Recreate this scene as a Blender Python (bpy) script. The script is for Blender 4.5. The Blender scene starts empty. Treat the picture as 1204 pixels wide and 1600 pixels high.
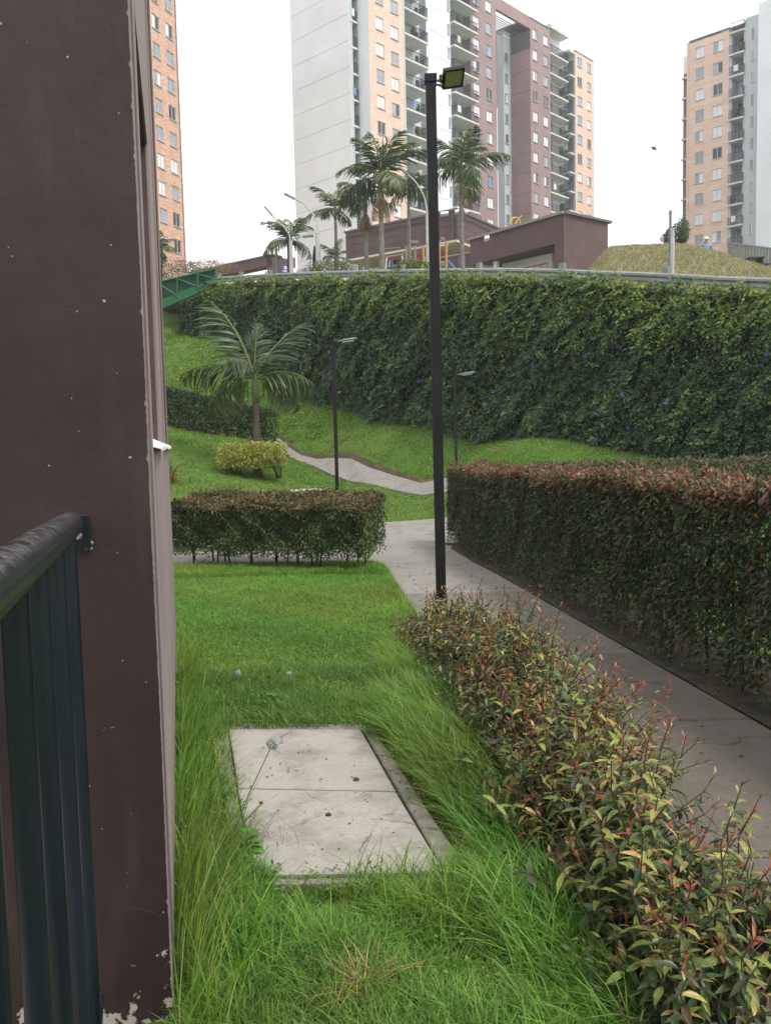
import bpy, math, random
import numpy as np
from mathutils import Vector, Matrix
random.seed(7); rng = np.random.default_rng(7)
SC = bpy.context.scene
COL = SC.collection
R_ = math.radians

# ------------------------------------------------------------------ camera, world, sun, exposure
FPX, HZ, EYE, ROLL = 1320.0, 693.0, 1.8, R_(1.26)
PITCH = math.atan((800 - HZ) / FPX)
cF = np.array([0, math.cos(PITCH), -math.sin(PITCH)])
_u0 = np.array([0, math.sin(PITCH), math.cos(PITCH)]); _r0 = np.array([1.0, 0, 0])
cR = math.cos(ROLL) * _r0 - math.sin(ROLL) * _u0
cU = math.sin(ROLL) * _r0 + math.cos(ROLL) * _u0
CAM = np.array([0, 0, EYE])
cam = bpy.data.cameras.new('camera')
camo = bpy.data.objects.new('camera', cam); COL.objects.link(camo)
camo.matrix_world = Matrix(((cR[0], cU[0], -cF[0], 0), (cR[1], cU[1], -cF[1], 0), (cR[2], cU[2], -cF[2], EYE), (0, 0, 0, 1)))
cam.sensor_fit = 'VERTICAL'; cam.sensor_height = 24; cam.lens = FPX / 1600 * 24
cam.clip_start = 0.05; cam.clip_end = 3000
SC.camera = camo

world = bpy.data.worlds.new('World'); SC.world = world; world.use_nodes = True
wn = world.node_tree; wn.nodes.clear()
sky = wn.nodes.new('ShaderNodeTexSky'); sky.sky_type = 'NISHITA'; sky.sun_disc = False
SUN_EL, SUN_AZ = R_(56), R_(128)        # azimuth clockwise from the view heading (+Y)
sky.sun_elevation = SUN_EL; sky.sun_rotation = SUN_AZ
cloud = wn.nodes.new('ShaderNodeMix'); cloud.data_type = 'RGBA'
cloud.inputs['Factor'].default_value = 0.90
cloud.inputs['B'].default_value = (13.2, 13.3, 13.6, 1)   # closed pale cloud deck over the sky
bg = wn.nodes.new('ShaderNodeBackground'); bg.inputs['Strength'].default_value = 0.10
wo = wn.nodes.new('ShaderNodeOutputWorld')
wn.links.new(sky.outputs[0], cloud.inputs['A']); wn.links.new(cloud.outputs['Result'], bg.inputs['Color'])
wn.links.new(bg.outputs[0], wo.inputs[0])

sun = bpy.data.lights.new('sun', 'SUN'); sun.energy = 2.2; sun.angle = R_(14); sun.color = (1, .965, .91)
so = bpy.data.objects.new('sun', sun); COL.objects.link(so)
sd = Vector((math.sin(SUN_AZ) * math.cos(SUN_EL), math.cos(SUN_AZ) * math.cos(SUN_EL), math.sin(SUN_EL)))
so.rotation_euler = (-sd).to_track_quat('-Z', 'Y').to_euler(); so.location = (20, -20, 60)
SC.view_settings.view_transform = 'Standard'; SC.view_settings.look = 'None'
SC.view_settings.exposure = 0.30; SC.view_settings.gamma = 1; SC.view_settings.use_curve_mapping = False
SC.cycles.max_bounces = 6; SC.cycles.diffuse_bounces = 3; SC.cycles.glossy_bounces = 2
SC.cycles.transmission_bounces = 4; SC.cycles.transparent_max_bounces = 4
SC.cycles.use_denoising = True

# ------------------------------------------------------------------ measuring helpers (a measured pixel of the photograph to a point of the place)
def ray(px, py): return cF * FPX + (px - 602) * cR + (800 - py) * cU
def W(px, py, Y): d = ray(px, py); return CAM + d * (Y / d[1])            # point at forward distance Y
def G(px, py, z=0.0): d = ray(px, py); return CAM + d * ((z - EYE) / d[2])  # point at height z
def D2(az): return np.array([math.sin(R_(az)), math.cos(R_(az))])
def hit(P, d, px, py=100):
    r = ray(px, py); A = np.array([[d[0], -r[0]], [d[1], -r[1]]])
    k = np.linalg.solve(A, -np.array(P[:2])); return np.array(P[:2]) + k[0] * d
def zat(P, px, py): d = ray(px, py); return EYE + d[2] * (P[1] / d[1])

# ------------------------------------------------------------------ objects
def tag(o, label=None, cat=None, group=None, kind=None):
    if label: o['label'] = label
    if cat: o['category'] = cat
    if group: o['group'] = group
    if kind: o['kind'] = kind
    return o
def thing(name, loc, label, cat, group=None):
    o = bpy.data.objects.new(name, None); COL.objects.link(o); o.location = Vector([float(c) for c in loc])
    o.empty_display_size = .1
    return tag(o, label, cat, group)
def link(name, me, parent=None, loc=(0, 0, 0), rot=(0, 0, 0), scale=None):
    o = bpy.data.objects.new(name, me); COL.objects.link(o); o.parent = parent
    o.location = loc; o.rotation_euler = rot
    if scale is not None: o.scale = scale
    return o
def copy_tree(o, parent=None):
    c = o.copy(); COL.objects.link(c); c.parent = parent
    for ch in list(o.children): copy_tree(ch, c)
    return c

class MB:
    def __init__(s): s.V = []; s.F = []
    def add(s, vs, fs):
        n = len(s.V); s.V += [tuple(float(c) for c in v) for v in vs]; s.F += [tuple(n + i for i in f) for f in fs]; return s
    def quad(s, a, b, c, d): return s.add([a, b, c, d], [(0, 1, 2, 3)])
    def obox(s, c, ax, ay, az):           # centre and three half-vectors
        c, ax, ay, az = map(np.array, (c, ax, ay, az)); vs = []
        for k in (-1, 1):
            for q in ((-1, -1), (1, -1), (1, 1), (-1, 1)): vs.append(c + ax * q[0] + ay * q[1] + az * k)
        return s.add(vs, [(3, 2, 1, 0), (4, 5, 6, 7), (0, 1, 5, 4), (1, 2, 6, 5), (2, 3, 7, 6), (3, 0, 4, 7)])
    def box(s, x0, x1, y0, y1, z0, z1):
        return s.obox(((x0+x1)/2, (y0+y1)/2, (z0+z1)/2), ((x1-x0)/2, 0, 0), (0, (y1-y0)/2, 0), (0, 0, (z1-z0)/2))
    def wallbox(s, P, d, L, out, inn, z0, z1):    # a box along a plan line, from `inn` inside to `out` outside of it
        n = np.array([d[1], -d[0]]); P = np.array(P[:2]); c = P + d * L / 2 + n * (out - inn) / 2
        return s.obox((c[0], c[1], (z0+z1)/2), (d[0]*L/2, d[1]*L/2, 0), (n[0]*(out+inn)/2, n[1]*(out+inn)/2, 0), (0, 0, (z1-z0)/2))
    def tube(s, pts, rad, n=8, cap=True):
        pts = [np.array(p, float) for p in pts]
        if not hasattr(rad, '__len__'): rad = [rad] * len(pts)
        N0 = len(s.V); up = np.array([0, 0, 1.0]); prev = None
        for i, p in enumerate(pts):
            t = pts[min(i+1, len(pts)-1)] - pts[max(i-1, 0)]; t = t / (np.linalg.norm(t) + 1e-9)
            if prev is None:
                a = np.cross(t, up);
                if np.linalg.norm(a) < .1: a = np.cross(t, np.array([1.0, 0, 0]))
            else: a = prev - t * (prev @ t)
            a = a / np.linalg.norm(a); prev = a; b = np.cross(t, a)
            for k in range(n):
                th = 2 * math.pi * k / n; s.V.append(tuple(p + (a * math.cos(th) + b * math.sin(th)) * rad[i]))
        for i in range(len(pts) - 1):
            for k in range(n):
                q = N0 + i * n; s.F.append((q + k, q + (k+1) % n, q + n + (k+1) % n, q + n + k))
        if cap:
            s.F.append(tuple(N0 + k for k in range(n))[::-1]); e = N0 + (len(pts)-1) * n; s.F.append(tuple(e + k for k in range(n)))
        return s
    def prism(s, poly, zt, th, b=0.012):          # polygon slab with a chamfered top; zt a height or one per corner
        n = len(poly); P = [np.array(p[:2], float) for p in poly]
        if not hasattr(zt, '__len__'): zt = [zt] * n
        a = sum(P[i][0]*P[(i+1) % n][1] - P[(i+1) % n][0]*P[i][1] for i in range(n))
        if a < 0: P = P[::-1]; zt = list(zt)[::-1]
        c = sum(P) / n; ins = []
        for i in range(n):
            e1 = P[i] - P[i-1]; e2 = P[(i+1) % n] - P[i]
            n1 = np.array([-e1[1], e1[0]]) / (np.linalg.norm(e1)+1e-9); n2 = np.array([-e2[1], e2[0]]) / (np.linalg.norm(e2)+1e-9)
            m = n1 + n2; m = m / max(.35, (m @ m) / 2) ; ins.append(P[i] + m * b)
        vs = [(*P[i], zt[i]-th) for i in range(n)] + [(*P[i], zt[i]-b*.7) for i in range(n)] + [(*ins[i], zt[i]) for i in range(n)]
        fs = [tuple(range(n))[::-1], tuple(range(2*n, 3*n))]
        for r in (0, n):
            for i in range(n): fs.append((r+i, r+(i+1) % n, r+n+(i+1) % n, r+n+i))
        return s.add(vs, fs)
    def lathe(s, c, prof, n=16):
        N0 = len(s.V)
        for r, z in prof:
            for k in range(n): s.V.append((c[0] + r*math.cos(2*math.pi*k/n), c[1] + r*math.sin(2*math.pi*k/n), c[2] + z))
        for i in range(len(prof)-1):
            for k in range(n): q = N0+i*n; s.F.append((q+k, q+(k+1) % n, q+n+(k+1) % n, q+n+k))
        s.F.append(tuple(N0+k for k in range(n))[::-1]); e = N0+(len(prof)-1)*n; s.F.append(tuple(e+k for k in range(n)))
        return s
    def mesh(s, name, m, smooth=False, origin=(0, 0, 0)):
        me = bpy.data.meshes.new(name); o = origin
        me.from_pydata([(v[0]-o[0], v[1]-o[1], v[2]-o[2]) for v in s.V], [], s.F)
        if m: me.materials.append(m)
        if smooth: me.polygons.foreach_set('use_smooth', [True]*len(me.polygons))
        me.update(); return me
    def build(s, name, m, parent=None, smooth=False):
        o = parent.location if parent else (0, 0, 0)
        if parent and parent.parent: o = parent.location + parent.parent.location
        return link(name, s.mesh(name, m, smooth, o), parent)

def tri_mesh(name, V, T, col, m, smooth=True):
    me = bpy.data.meshes.new(name); V = np.ascontiguousarray(V, dtype=np.float32); T = np.ascontiguousarray(T, dtype=np.int32)
    me.vertices.add(len(V)); me.vertices.foreach_set('co', V.ravel())
    me.loops.add(T.size); me.loops.foreach_set('vertex_index', T.ravel())
    me.polygons.add(len(T)); me.polygons.foreach_set('loop_start', np.arange(0, T.size, 3, dtype=np.int32))
    me.polygons.foreach_set('use_smooth', np.full(len(T), smooth))
    if col is not None:
        a = me.color_attributes.new('Col', 'FLOAT_COLOR', 'POINT')
        c4 = np.ones((len(V), 4), np.float32); c4[:, :3] = col; a.data.foreach_set('color', c4.ravel())
    me.materials.append(m); me.update(calc_edges=True); return me

def unit(a): return a / (np.linalg.norm(a, axis=-1, keepdims=True) + 1e-9)

def leaf_arrays(pos, dr, nr, L, Wd, col, curl=.25, fold=.25, hi=True):
    """Leaf blades: base point, direction, upper-side normal, length, width, colour per leaf."""
    N = len(pos); dr = unit(dr); sd_ = unit(np.cross(dr, nr)); nr = np.cross(sd_, dr)
    L = np.broadcast_to(L, N)[:, None]; Wd = np.broadcast_to(Wd, N)[:, None]; curl = np.broadcast_to(curl, N)[:, None]
    def at(t, s, lift): return pos + dr*L*t - nr*(curl*L*t*t) + sd_*Wd*.5*s + nr*Wd*fold*lift
    if hi == 2:
        v = [at(0, 0, 0)]; rw = ((.14, .58), (.36, 1), (.60, .92), (.82, .52))
        for q_, w_ in rw: v += [at(q_, -w_, w_), at(q_, 0, 0), at(q_, w_, w_)]
        v.append(at(1, 0, .0)); t = [(0, 2, 1), (0, 3, 2)]
        for r__ in range(3):
            b_ = 1+3*r__
            for j_ in (0, 1): t += [(b_+j_, b_+j_+1, b_+j_+4), (b_+j_, b_+j_+4, b_+j_+3)]
        t += [(10, 11, 13), (11, 12, 13)]
    elif hi:
        v = [at(0, 0, 0), at(.33, -1, 1), at(.33, 0, 0), at(.33, 1, 1), at(.68, -.75, .7), at(.68, 0, 0), at(.68, .75, .7), at(1, 0, .1)]
        t = [(0, 2, 1), (0, 3, 2), (1, 2, 5), (1, 5, 4), (2, 3, 6), (2, 6, 5), (4, 5, 7), (5, 6, 7)]
    else:
        v = [at(0, 0, 0), at(.45, -1, 1), at(.45, 1, 1), at(1, 0, 0)]; t = [(0, 3, 1), (0, 2, 3)]
    k = len(v); V = np.stack(v, 1).reshape(-1, 3); T = (np.array(t)[None] + (np.arange(N) * k)[:, None, None]).reshape(-1, 3)
    return V, T, np.repeat(col, k, 0)

def blade_arrays(pos, h, w, az, lean, col, tip=None, twist=None):
    N = len(pos); d = np.stack([np.cos(az), np.sin(az), np.zeros(N)], 1); tw = az + math.pi/2 + (rng.uniform(-.8, .8, N) if twist is None else twist)
    s = np.stack([np.cos(tw), np.sin(tw), np.zeros(N)], 1); h = h[:, None]; w = w[:, None]; lean = lean[:, None]; rows = []
    for t, ww in ((0, 1), (.4, .9), (.75, .6), (1, 0)):
        c = pos + d*h*lean*t**2 + np.array([0, 0, 1.0])*h*(t - .45*np.minimum(lean, 1.4)*t**2.2*.8)
        if ww: rows += [c - s*w*ww*.5, c + s*w*ww*.5]
        else: rows += [c]
    t = [(0, 1, 3), (0, 3, 2), (2, 3, 5), (2, 5, 4), (4, 5, 6)]
    V = np.stack(rows, 1).reshape(-1, 3); T = (np.array(t)[None] + (np.arange(N)*7)[:, None, None]).reshape(-1, 3)
    return V, T, np.repeat(col, 7, 0)
def merge(parts):
    Vs, Ts, Cs, n = [], [], [], 0
    for V, T, c in parts: Vs.append(V); Ts.append(T + n); Cs.append(c); n += len(V)
    return np.concatenate(Vs), np.concatenate(Ts), np.concatenate(Cs)
def vary(base, N, h=.12, b=.3):          # per-piece colour variation round a base colour
    c = np.array(base)[None] * (1 + rng.normal(0, b, (N, 1))) * (1 + rng.normal(0, h, (N, 3))); return np.clip(c, .003, .95)

# ------------------------------------------------------------------ materials
class NT:
    def __init__(s, name):
        s.m = bpy.data.materials.new(name); s.m.use_nodes = True; s.t = s.m.node_tree; s.t.nodes.clear()
        s.out = s.n('ShaderNodeOutputMaterial'); s.b = s.n('ShaderNodeBsdfPrincipled'); s.l(s.b.outputs[0], s.out.inputs[0])
        s.tc = s.n('ShaderNodeTexCoord'); s.geo = s.n('ShaderNodeNewGeometry')
    def n(s, k, **a):
        x = s.t.nodes.new(k)
        for q, v in a.items(): setattr(x, q, v)
        return x
    def l(s, a, b): s.t.links.new(a, b)
    def noise(s, scale, detail=4, stretch=None, coord='Object', rough=.55):
        x = s.n('ShaderNodeTexNoise'); x.inputs['Scale'].default_value = scale; x.inputs['Detail'].default_value = detail; x.inputs['Roughness'].default_value = rough
        src = s.geo.outputs['Position'] if coord == 'World' else s.tc.outputs[coord]
        if stretch:
            mp = s.n('ShaderNodeMapping'); mp.inputs['Scale'].default_value = stretch; s.l(src, mp.inputs[0]); src = mp.outputs[0]
        s.l(src, x.inputs['Vector']); return x.outputs[0]
    def ramp(s, fac, a, b, ca=(0, 0, 0, 1), cb=(1, 1, 1, 1)):
        r = s.n('ShaderNodeValToRGB'); e = r.color_ramp.elements; e[0].position = a; e[1].position = b; e[0].color = ca; e[1].color = cb
        s.l(fac, r.inputs[0]); return r.outputs[0]
    def mix(s, f, a, b):
        x = s.n('ShaderNodeMix', data_type='RGBA')
        for v, k in ((f, 'Factor'), (a, 'A'), (b, 'B')):
            i = x.inputs[k] if k == 'Factor' else [q for q in x.inputs if q.name == k and q.type == 'RGBA'][0]
            if isinstance(v, (int, float)): i.default_value = v
            elif isinstance(v, tuple): i.default_value = v if len(v) == 4 else (*v, 1)
            else: s.l(v, i)
        return [q for q in x.outputs if q.type == 'RGBA'][0]
    def math(s, op, a, b=0.0):
        x = s.n('ShaderNodeMath', operation=op)
        for v, i in ((a, 0), (b, 1)):
            if isinstance(v, (int, float)): x.inputs[i].default_value = v
            else: s.l(v, x.inputs[i])
        return x.outputs[0]
    def bump(s, h, st=.3, dist=.01):
        b = s.n('ShaderNodeBump'); b.inputs['Strength'].default_value = st; b.inputs['Distance'].default_value = dist
        s.l(h, b.inputs['Height']); s.l(b.outputs[0], s.b.inputs['Normal'])
    def done(s, col=None, rough=.7, metal=0, spec=.4):
        if col is not None:
            if isinstance(col, tuple): s.b.inputs['Base Color'].default_value = col if len(col) == 4 else (*col, 1)
            else: s.l(col, s.b.inputs['Base Color'])
        if isinstance(rough, (int, float)): s.b.inputs['Roughness'].default_value = rough
        else: s.l(rough, s.b.inputs['Roughness'])
        s.b.inputs['Metallic'].default_value = metal; s.b.inputs['Specular IOR Level'].default_value = spec
        return s.m

def sc(c, k): return tuple(min(.95, x*k) for x in c)
def paint(name, c, rough=.7, scale=3, var=.18, bump=.15, metal=0, spec=.35, coord='World', fine=60):
    t = NT(name); n = t.noise(scale, 5, coord=coord); f = t.noise(fine, 3, coord=coord)
    col = t.mix(t.ramp(n, .35, .68), sc(c, 1-var), sc(c, 1+var*.8)); t.bump(f, bump, .004); return t.done(col, rough, metal, spec)

def leaf_mat(name, rough=.42, trans=.3, spec=.45):
    t = NT(name); a_ = t.n('ShaderNodeAttribute', attribute_name='Col'); nz_ = t.noise(70, 3, coord='World'); nf = t.ramp(nz_, .25, .75, (.74, .74, .74, 1), (1.26, 1.26, 1.26, 1)); a = t.n('ShaderNodeVectorMath', operation='MULTIPLY'); t.l(a_.outputs['Color'], a.inputs[0]); t.l(nf, a.inputs[1])
    t.done(a.outputs[0], rough, 0, spec)
    tr = t.n('ShaderNodeBsdfTranslucent'); ms = t.n('ShaderNodeMixShader'); ms.inputs[0].default_value = trans
    mul = t.n('ShaderNodeVectorMath', operation='SCALE'); t.l(a.outputs[0], mul.inputs[0]); mul.inputs['Scale'].default_value = 1.3
    t.l(mul.outputs[0], tr.inputs[0]); t.l(t.b.outputs[0], ms.inputs[1]); t.l(tr.outputs[0], ms.inputs[2]); t.l(ms.outputs[0], t.out.inputs[0]); return t.m

M = {}
M['leaf'] = leaf_mat('leaf', .36); M['grass'] = leaf_mat('grass_blade', .5, .35, .3); M['waxy'] = leaf_mat('waxy_leaf', .42, .2, .30)
M['brown'] = paint('brown_paint', (.115, .074, .074), .75, 1.2, .14)
M['fade'] = paint('faded_brown_paint', (.34, .235, .235), .75, .4, .10)
M['fade_side'] = M['fade']
M['white'] = paint('white_render', (.80, .82, .86), .75, .25, .06)
M['grey'] = paint('grey_render', (.50, .54, .57), .75, .4, .06)
M['greyd'] = paint('dark_balcony_wall', (.18, .19, .21), .7, .5, .1)
M['slabw'] = paint('balcony_concrete', (.62, .62, .60), .7, 1, .08)
M['cream'] = paint('cream_soffit', (.62, .55, .44), .7, 1, .08)
M['rail'] = paint('dark_rail', (.035, .037, .042), .45, 4, .2)
M['frame'] = paint('window_frame', (.55, .56, .57), .4, 3, .1)
M['black'] = paint('black_steel', (.011, .010, .0115), .55, 3, .3, .05, spec=.3)
M['galv'] = paint('galvanised_steel', (.27, .275, .27), .5, 5, .18, .1, metal=.35)
M['galvd'] = paint('weathered_post', (.20, .22, .22), .6, 5, .2, .1)
M['pole'] = paint('grey_pole', (.46, .46, .44), .6, 4, .12)
M['mulch'] = paint('dark_leaf_mould', (.045, .036, .022), .95, 7, .45, .8, fine=30)
M['soil'] = paint('bare_soil', (.085, .058, .036), .95, 3, .35, .6, fine=25)
M['trunk'] = paint('palm_trunk', (.20, .185, .16), .85, 6, .3, .5, fine=30)
M['trunkd'] = paint('dark_trunk', (.085, .065, .05), .9, 6, .3, .5, fine=30)
M['stem'] = paint('woody_stem', (.06, .042, .032), .85, 9, .3, .3)
M['twig'] = paint('red_twig', (.085, .05, .035), .6, 20, .3, .1)
M['shaft'] = paint('green_crownshaft', (.14, .17, .07), .55, 4, .25)
M['steel_green'] = paint('green_painted_steel', (.015, .11, .04), .45, 3, .2, .05)
M['mesh_green'] = paint('green_mesh_sheet', (.012, .055, .032), .7, 8, .25)
M['blue'] = paint('blue_plastic', (.03, .16, .42), .35, 3, .1)
M['bluel'] = paint('light_blue_plastic', (.10, .36, .62), .3, 3, .1)
M['red'] = paint('red_paint', (.42, .05, .05), .45, 3, .1)
M['orange'] = paint('orange_paint', (.62, .26, .08), .5, 3, .1)
M['yellow'] = paint('yellow_paint', (.65, .42, .06), .45, 3, .1)
M['green'] = paint('green_plastic', (.16, .33, .06), .45, 3, .1)
M['wood'] = paint('weathered_wood', (.30, .27, .23), .8, 5, .2)
M['signw'] = paint('sign_white', (.72, .73, .76), .4, 3, .05)
M['signb'] = paint('sign_blue', (.10, .11, .22), .4, 3, .05)
M['skin'] = paint('skin', (.32, .19, .13), .6, 8, .1)
M['shirt'] = paint('blue_shirt', (.20, .30, .48), .85, 8, .15)
M['cap'] = paint('white_cloth', (.72, .72, .70), .85, 8, .08)
M['roof'] = paint('roof_edge', (.13, .115, .115), .6, 2, .1)
M['glassd'] = paint('dark_window_glass', (.05, .06, .075), .12, 1, .3, 0, spec=.6)
M['glassm'] = paint('grey_window_glass', (.33, .37, .41), .15, 1, .2, 0, spec=.6)
M['glassw'] = paint('window_blind', (.74, .75, .77), .3, 1, .05, 0)
M['glassb'] = paint('blue_window_glass', (.17, .23, .42), .15, 1, .2, 0, spec=.6)
M['glassg'] = paint('green_curtain', (.13, .20, .14), .3, 1, .2, 0)

M['weed_far'] = paint('potted_plant_leaf', (.06, .11, .035), .8, 9, .4, .8, fine=20)
def mk_brick(name, c1, c2, mortar, k=1):
    t = NT(name); b = t.n('ShaderNodeTexBrick'); mp = t.n('ShaderNodeMapping'); mp.vector_type = 'POINT'
    sx = t.n('ShaderNodeSeparateXYZ'); t.l(t.geo.outputs['Position'], sx.inputs[0])
    cb = t.n('ShaderNodeCombineXYZ'); t.l(t.math('ADD', sx.outputs[0], sx.outputs[1]), cb.inputs[0]); t.l(sx.outputs[2], cb.inputs[1])
    t.l(cb.outputs[0], b.inputs['Vector']); b.inputs['Scale'].default_value = 1.0
    b.inputs['Brick Width'].default_value = .40*k; b.inputs['Row Height'].default_value = .12*k; b.inputs['Mortar Size'].default_value = .012
    b.inputs['Color1'].default_value = (*c1, 1); b.inputs['Color2'].default_value = (*c2, 1); b.inputs['Mortar'].default_value = (*mortar, 1)
    n = t.noise(.8, 5, coord='World'); col = t.mix(t.math('MULTIPLY', t.ramp(n, .4, .75), .35), b.outputs[0], sc(c1, .75)); return t.done(col, .85, 0, .25)
M['brick'] = mk_brick('orange_brick', (.54, .29, .20), (.74, .48, .37), (.62, .48, .40))
M['peach'] = mk_brick('peach_brick', (.74, .49, .39), (.83, .62, .52), (.72, .58, .50))

def mk_concrete(name, c, dirty=.5, grain=1.0):
    t = NT(name); a = t.noise(1.3, 6, coord='World'); b = t.noise(9, 6, coord='World', rough=.7); d = t.noise(85, 4, coord='World', rough=.7)
    col = t.mix(t.ramp(a, .35, .7), sc(c, 1-.30*dirty), sc(c, 1.1)); col = t.mix(t.math('MULTIPLY', t.ramp(b, .47, .68), dirty), col, sc(c, .45))
    col = t.mix(t.math('MULTIPLY', t.ramp(d, .57, .68), .45*grain), col, sc(c, .35)); col = t.mix(t.math('MULTIPLY', t.ramp(d, .40, .28), .35*grain), col, sc(c, 1.35))
    st = t.noise(2.6, 5, coord='World', rough=.65); col = t.mix(t.math('MULTIPLY', t.ramp(st, .50, .66), .42*dirty), col, (.105, .088, .062))
    ms = t.noise(5.5, 6, coord='World', rough=.75); col = t.mix(t.math('MULTIPLY', t.ramp(ms, .60, .70), .5*dirty), col, (.055, .062, .034))
    vo = t.n('ShaderNodeTexVoronoi', feature='DISTANCE_TO_EDGE'); vo.inputs['Scale'].default_value = .75; wv = t.n('ShaderNodeVectorMath', operation='ADD'); nv = t.n('ShaderNodeTexNoise'); nv.inputs['Scale'].default_value = 3.5; nv.inputs['Detail'].default_value = 6
    t.l(t.geo.outputs['Position'], nv.inputs['Vector']); nsc = t.n('ShaderNodeVectorMath', operation='SCALE'); nsc.inputs['Scale'].default_value = .35; t.l(nv.outputs['Color'], nsc.inputs[0]); t.l(t.geo.outputs['Position'], wv.inputs[0]); t.l(nsc.outputs[0], wv.inputs[1]); t.l(wv.outputs[0], vo.inputs['Vector'])
    ck = t.ramp(vo.outputs['Distance'], .0015, .006, (1, 1, 1, 1), (0, 0, 0, 1)); col = t.mix(t.math('MULTIPLY', ck, t.math('MULTIPLY', t.ramp(a, .48, .56), .75)), col, sc(c, .22))
    h = t.math('ADD', t.math('MULTIPLY', b, .6), d); t.bump(h, .35, .006); return t.done(col, .9, 0, .25)
M['concrete'] = mk_concrete('path_concrete', (.235, .220, .195), 1.0, 1.6)
M['path_dark'] = mk_concrete('darker_path_concrete', (.128, .113, .096), .95, 1.7); M['path_mid'] = mk_concrete('mid_path_concrete', (.172, .156, .135), 1.0, 1.7)
M['cover'] = mk_concrete('cover_concrete', (.325, .305, .275), 1.0, 2.0)
M['kerb'] = mk_concrete('kerb_concrete', (.26, .24, .205), .85, 1.6)
M['asphalt'] = mk_concrete('asphalt', (.07, .07, .07), .4)

def mk_ground():
    t = NT('lawn_ground'); a = t.noise(.35, 5, coord='World'); b = t.noise(3.2, 5, coord='World'); c = t.noise(40, 5, coord='World', rough=.75)
    col = t.mix(t.ramp(a, .38, .66), (.060, .135, .018), (.10, .165, .028)); col = t.mix(t.math('MULTIPLY', t.ramp(b, .56, .76), .55), col, (.15, .15, .04))
    col = t.mix(t.math('MULTIPLY', t.ramp(c, .45, .75), .6), col, (.035, .075, .012)); t.bump(c, .8, .03); return t.done(col, .95, 0, .15)
M['lawn'] = mk_ground()
def mk_dry():
    t = NT('dry_grass_ground'); a = t.noise(.6, 5, coord='World'); c = t.noise(9, 6, (1, 1, 2.5), coord='World', rough=.7)
    col = t.mix(t.ramp(a, .36, .66), (.205, .20, .095), (.275, .25, .13)); col = t.mix(t.math('MULTIPLY', t.ramp(c, .55, .75), .5), col, (.15, .12, .06)); t.bump(c, .8, .08); return t.done(col, .95, 0, .15)
M['dry'] = mk_dry()

def mk_frontwall():
    t = NT('scuffed_dark_brown_paint'); a = t.noise(1.7, 6, coord='World'); s = t.noise(3, 5, (3, 3, .5), coord='World'); r = t.noise(150, 3, coord='World'); p = t.noise(7, 6, coord='World', rough=.7)
    col = t.mix(t.ramp(a, .35, .7), (.026, .0155, .0155), (.042, .026, .0265)); col = t.mix(t.math('MULTIPLY', t.ramp(s, .55, .8), .5), col, (.07, .047, .048))
    sp = t.noise(23, 2, coord='World'); fl = t.ramp(sp, .765, .775); col = t.mix(t.math('MULTIPLY', fl, .8), col, (.42, .38, .34))
    sp2 = t.noise(52, 1, coord='World'); col = t.mix(t.math('MULTIPLY', t.ramp(sp2, .80, .81), .6), col, (.45, .42, .38))
    z = t.n('ShaderNodeSeparateXYZ'); t.l(t.geo.outputs['Position'], z.inputs[0])
    low = t.ramp(z.outputs[2], .0, .34, (1, 1, 1, 1), (0, 0, 0, 1)); chip = t.ramp(t.math('ADD', t.math('MULTIPLY', low, .25), p), .715, .73)
    col = t.mix(chip, col, (.36, .33, .28)); h = t.math('ADD', t.math('MULTIPLY', r, .35), t.math('MULTIPLY', a, 1.2)); tr_ = t.noise(11, 4, (1, 1, .6), coord='World'); h = t.math('ADD', h, t.math('MULTIPLY', tr_, 2.2)); t.bump(h, .32, .008); return t.done(col, t.ramp(s, .3, .8, (.42, .42, .42, 1), (.7, .7, .7, 1)), 0, .3)
M['frontwall'] = mk_frontwall()
def mk_sidewall():
    t = NT('rosy_taupe_plaster'); s = t.noise(9, 5, (1, 1, .12), coord='World'); a = t.noise(14, 6, coord='World', rough=.7)
    col = t.mix(t.ramp(s, .35, .7), (.225, .175, .168), (.35, .285, .272)); col = t.mix(t.math('MULTIPLY', t.ramp(a, .66, .72), .6), col, (.60, .56, .53)); t.bump(a, .4, .01); return t.done(col, .85, 0, .3)
M['sidewall'] = mk_sidewall()
M['reveal'] = paint('brown_reveal_paint', (.095, .066, .066), .7, 3, .2)
M['sill'] = paint('white_sill_plaster', (.74, .73, .71), .75, 12, .2, .6, fine=25)
def mk_pipe():
    t = NT('worn_dark_blue_paint'); a = t.noise(4, 6, (1, 1, .35), coord='World'); b = t.noise(38, 5, coord='World', rough=.7)
    nz = t.n('ShaderNodeSeparateXYZ'); t.l(t.geo.outputs['Normal'], nz.inputs[0]); dust = t.math('MULTIPLY', t.ramp(nz.outputs[2], .45, .95), t.ramp(b, .42, .62))
    col = t.mix(t.ramp(a, .35, .8), (.004, .0065, .012), (.013, .018, .028)); col = t.mix(t.math('MULTIPLY', dust, .6), col, (.24, .21, .19))
    col = t.mix(t.math('MULTIPLY', t.ramp(b, .73, .76), .45), col, (.20, .22, .23)); t.bump(b, .04, .002); return t.done(col, .30, 0, .5)
M['pipe'] = mk_pipe()
M['lens'] = paint('floodlight_lens', (.23, .23, .10), .25, 40, .15, .1, spec=.6, coord='Object', fine=200)

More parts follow.
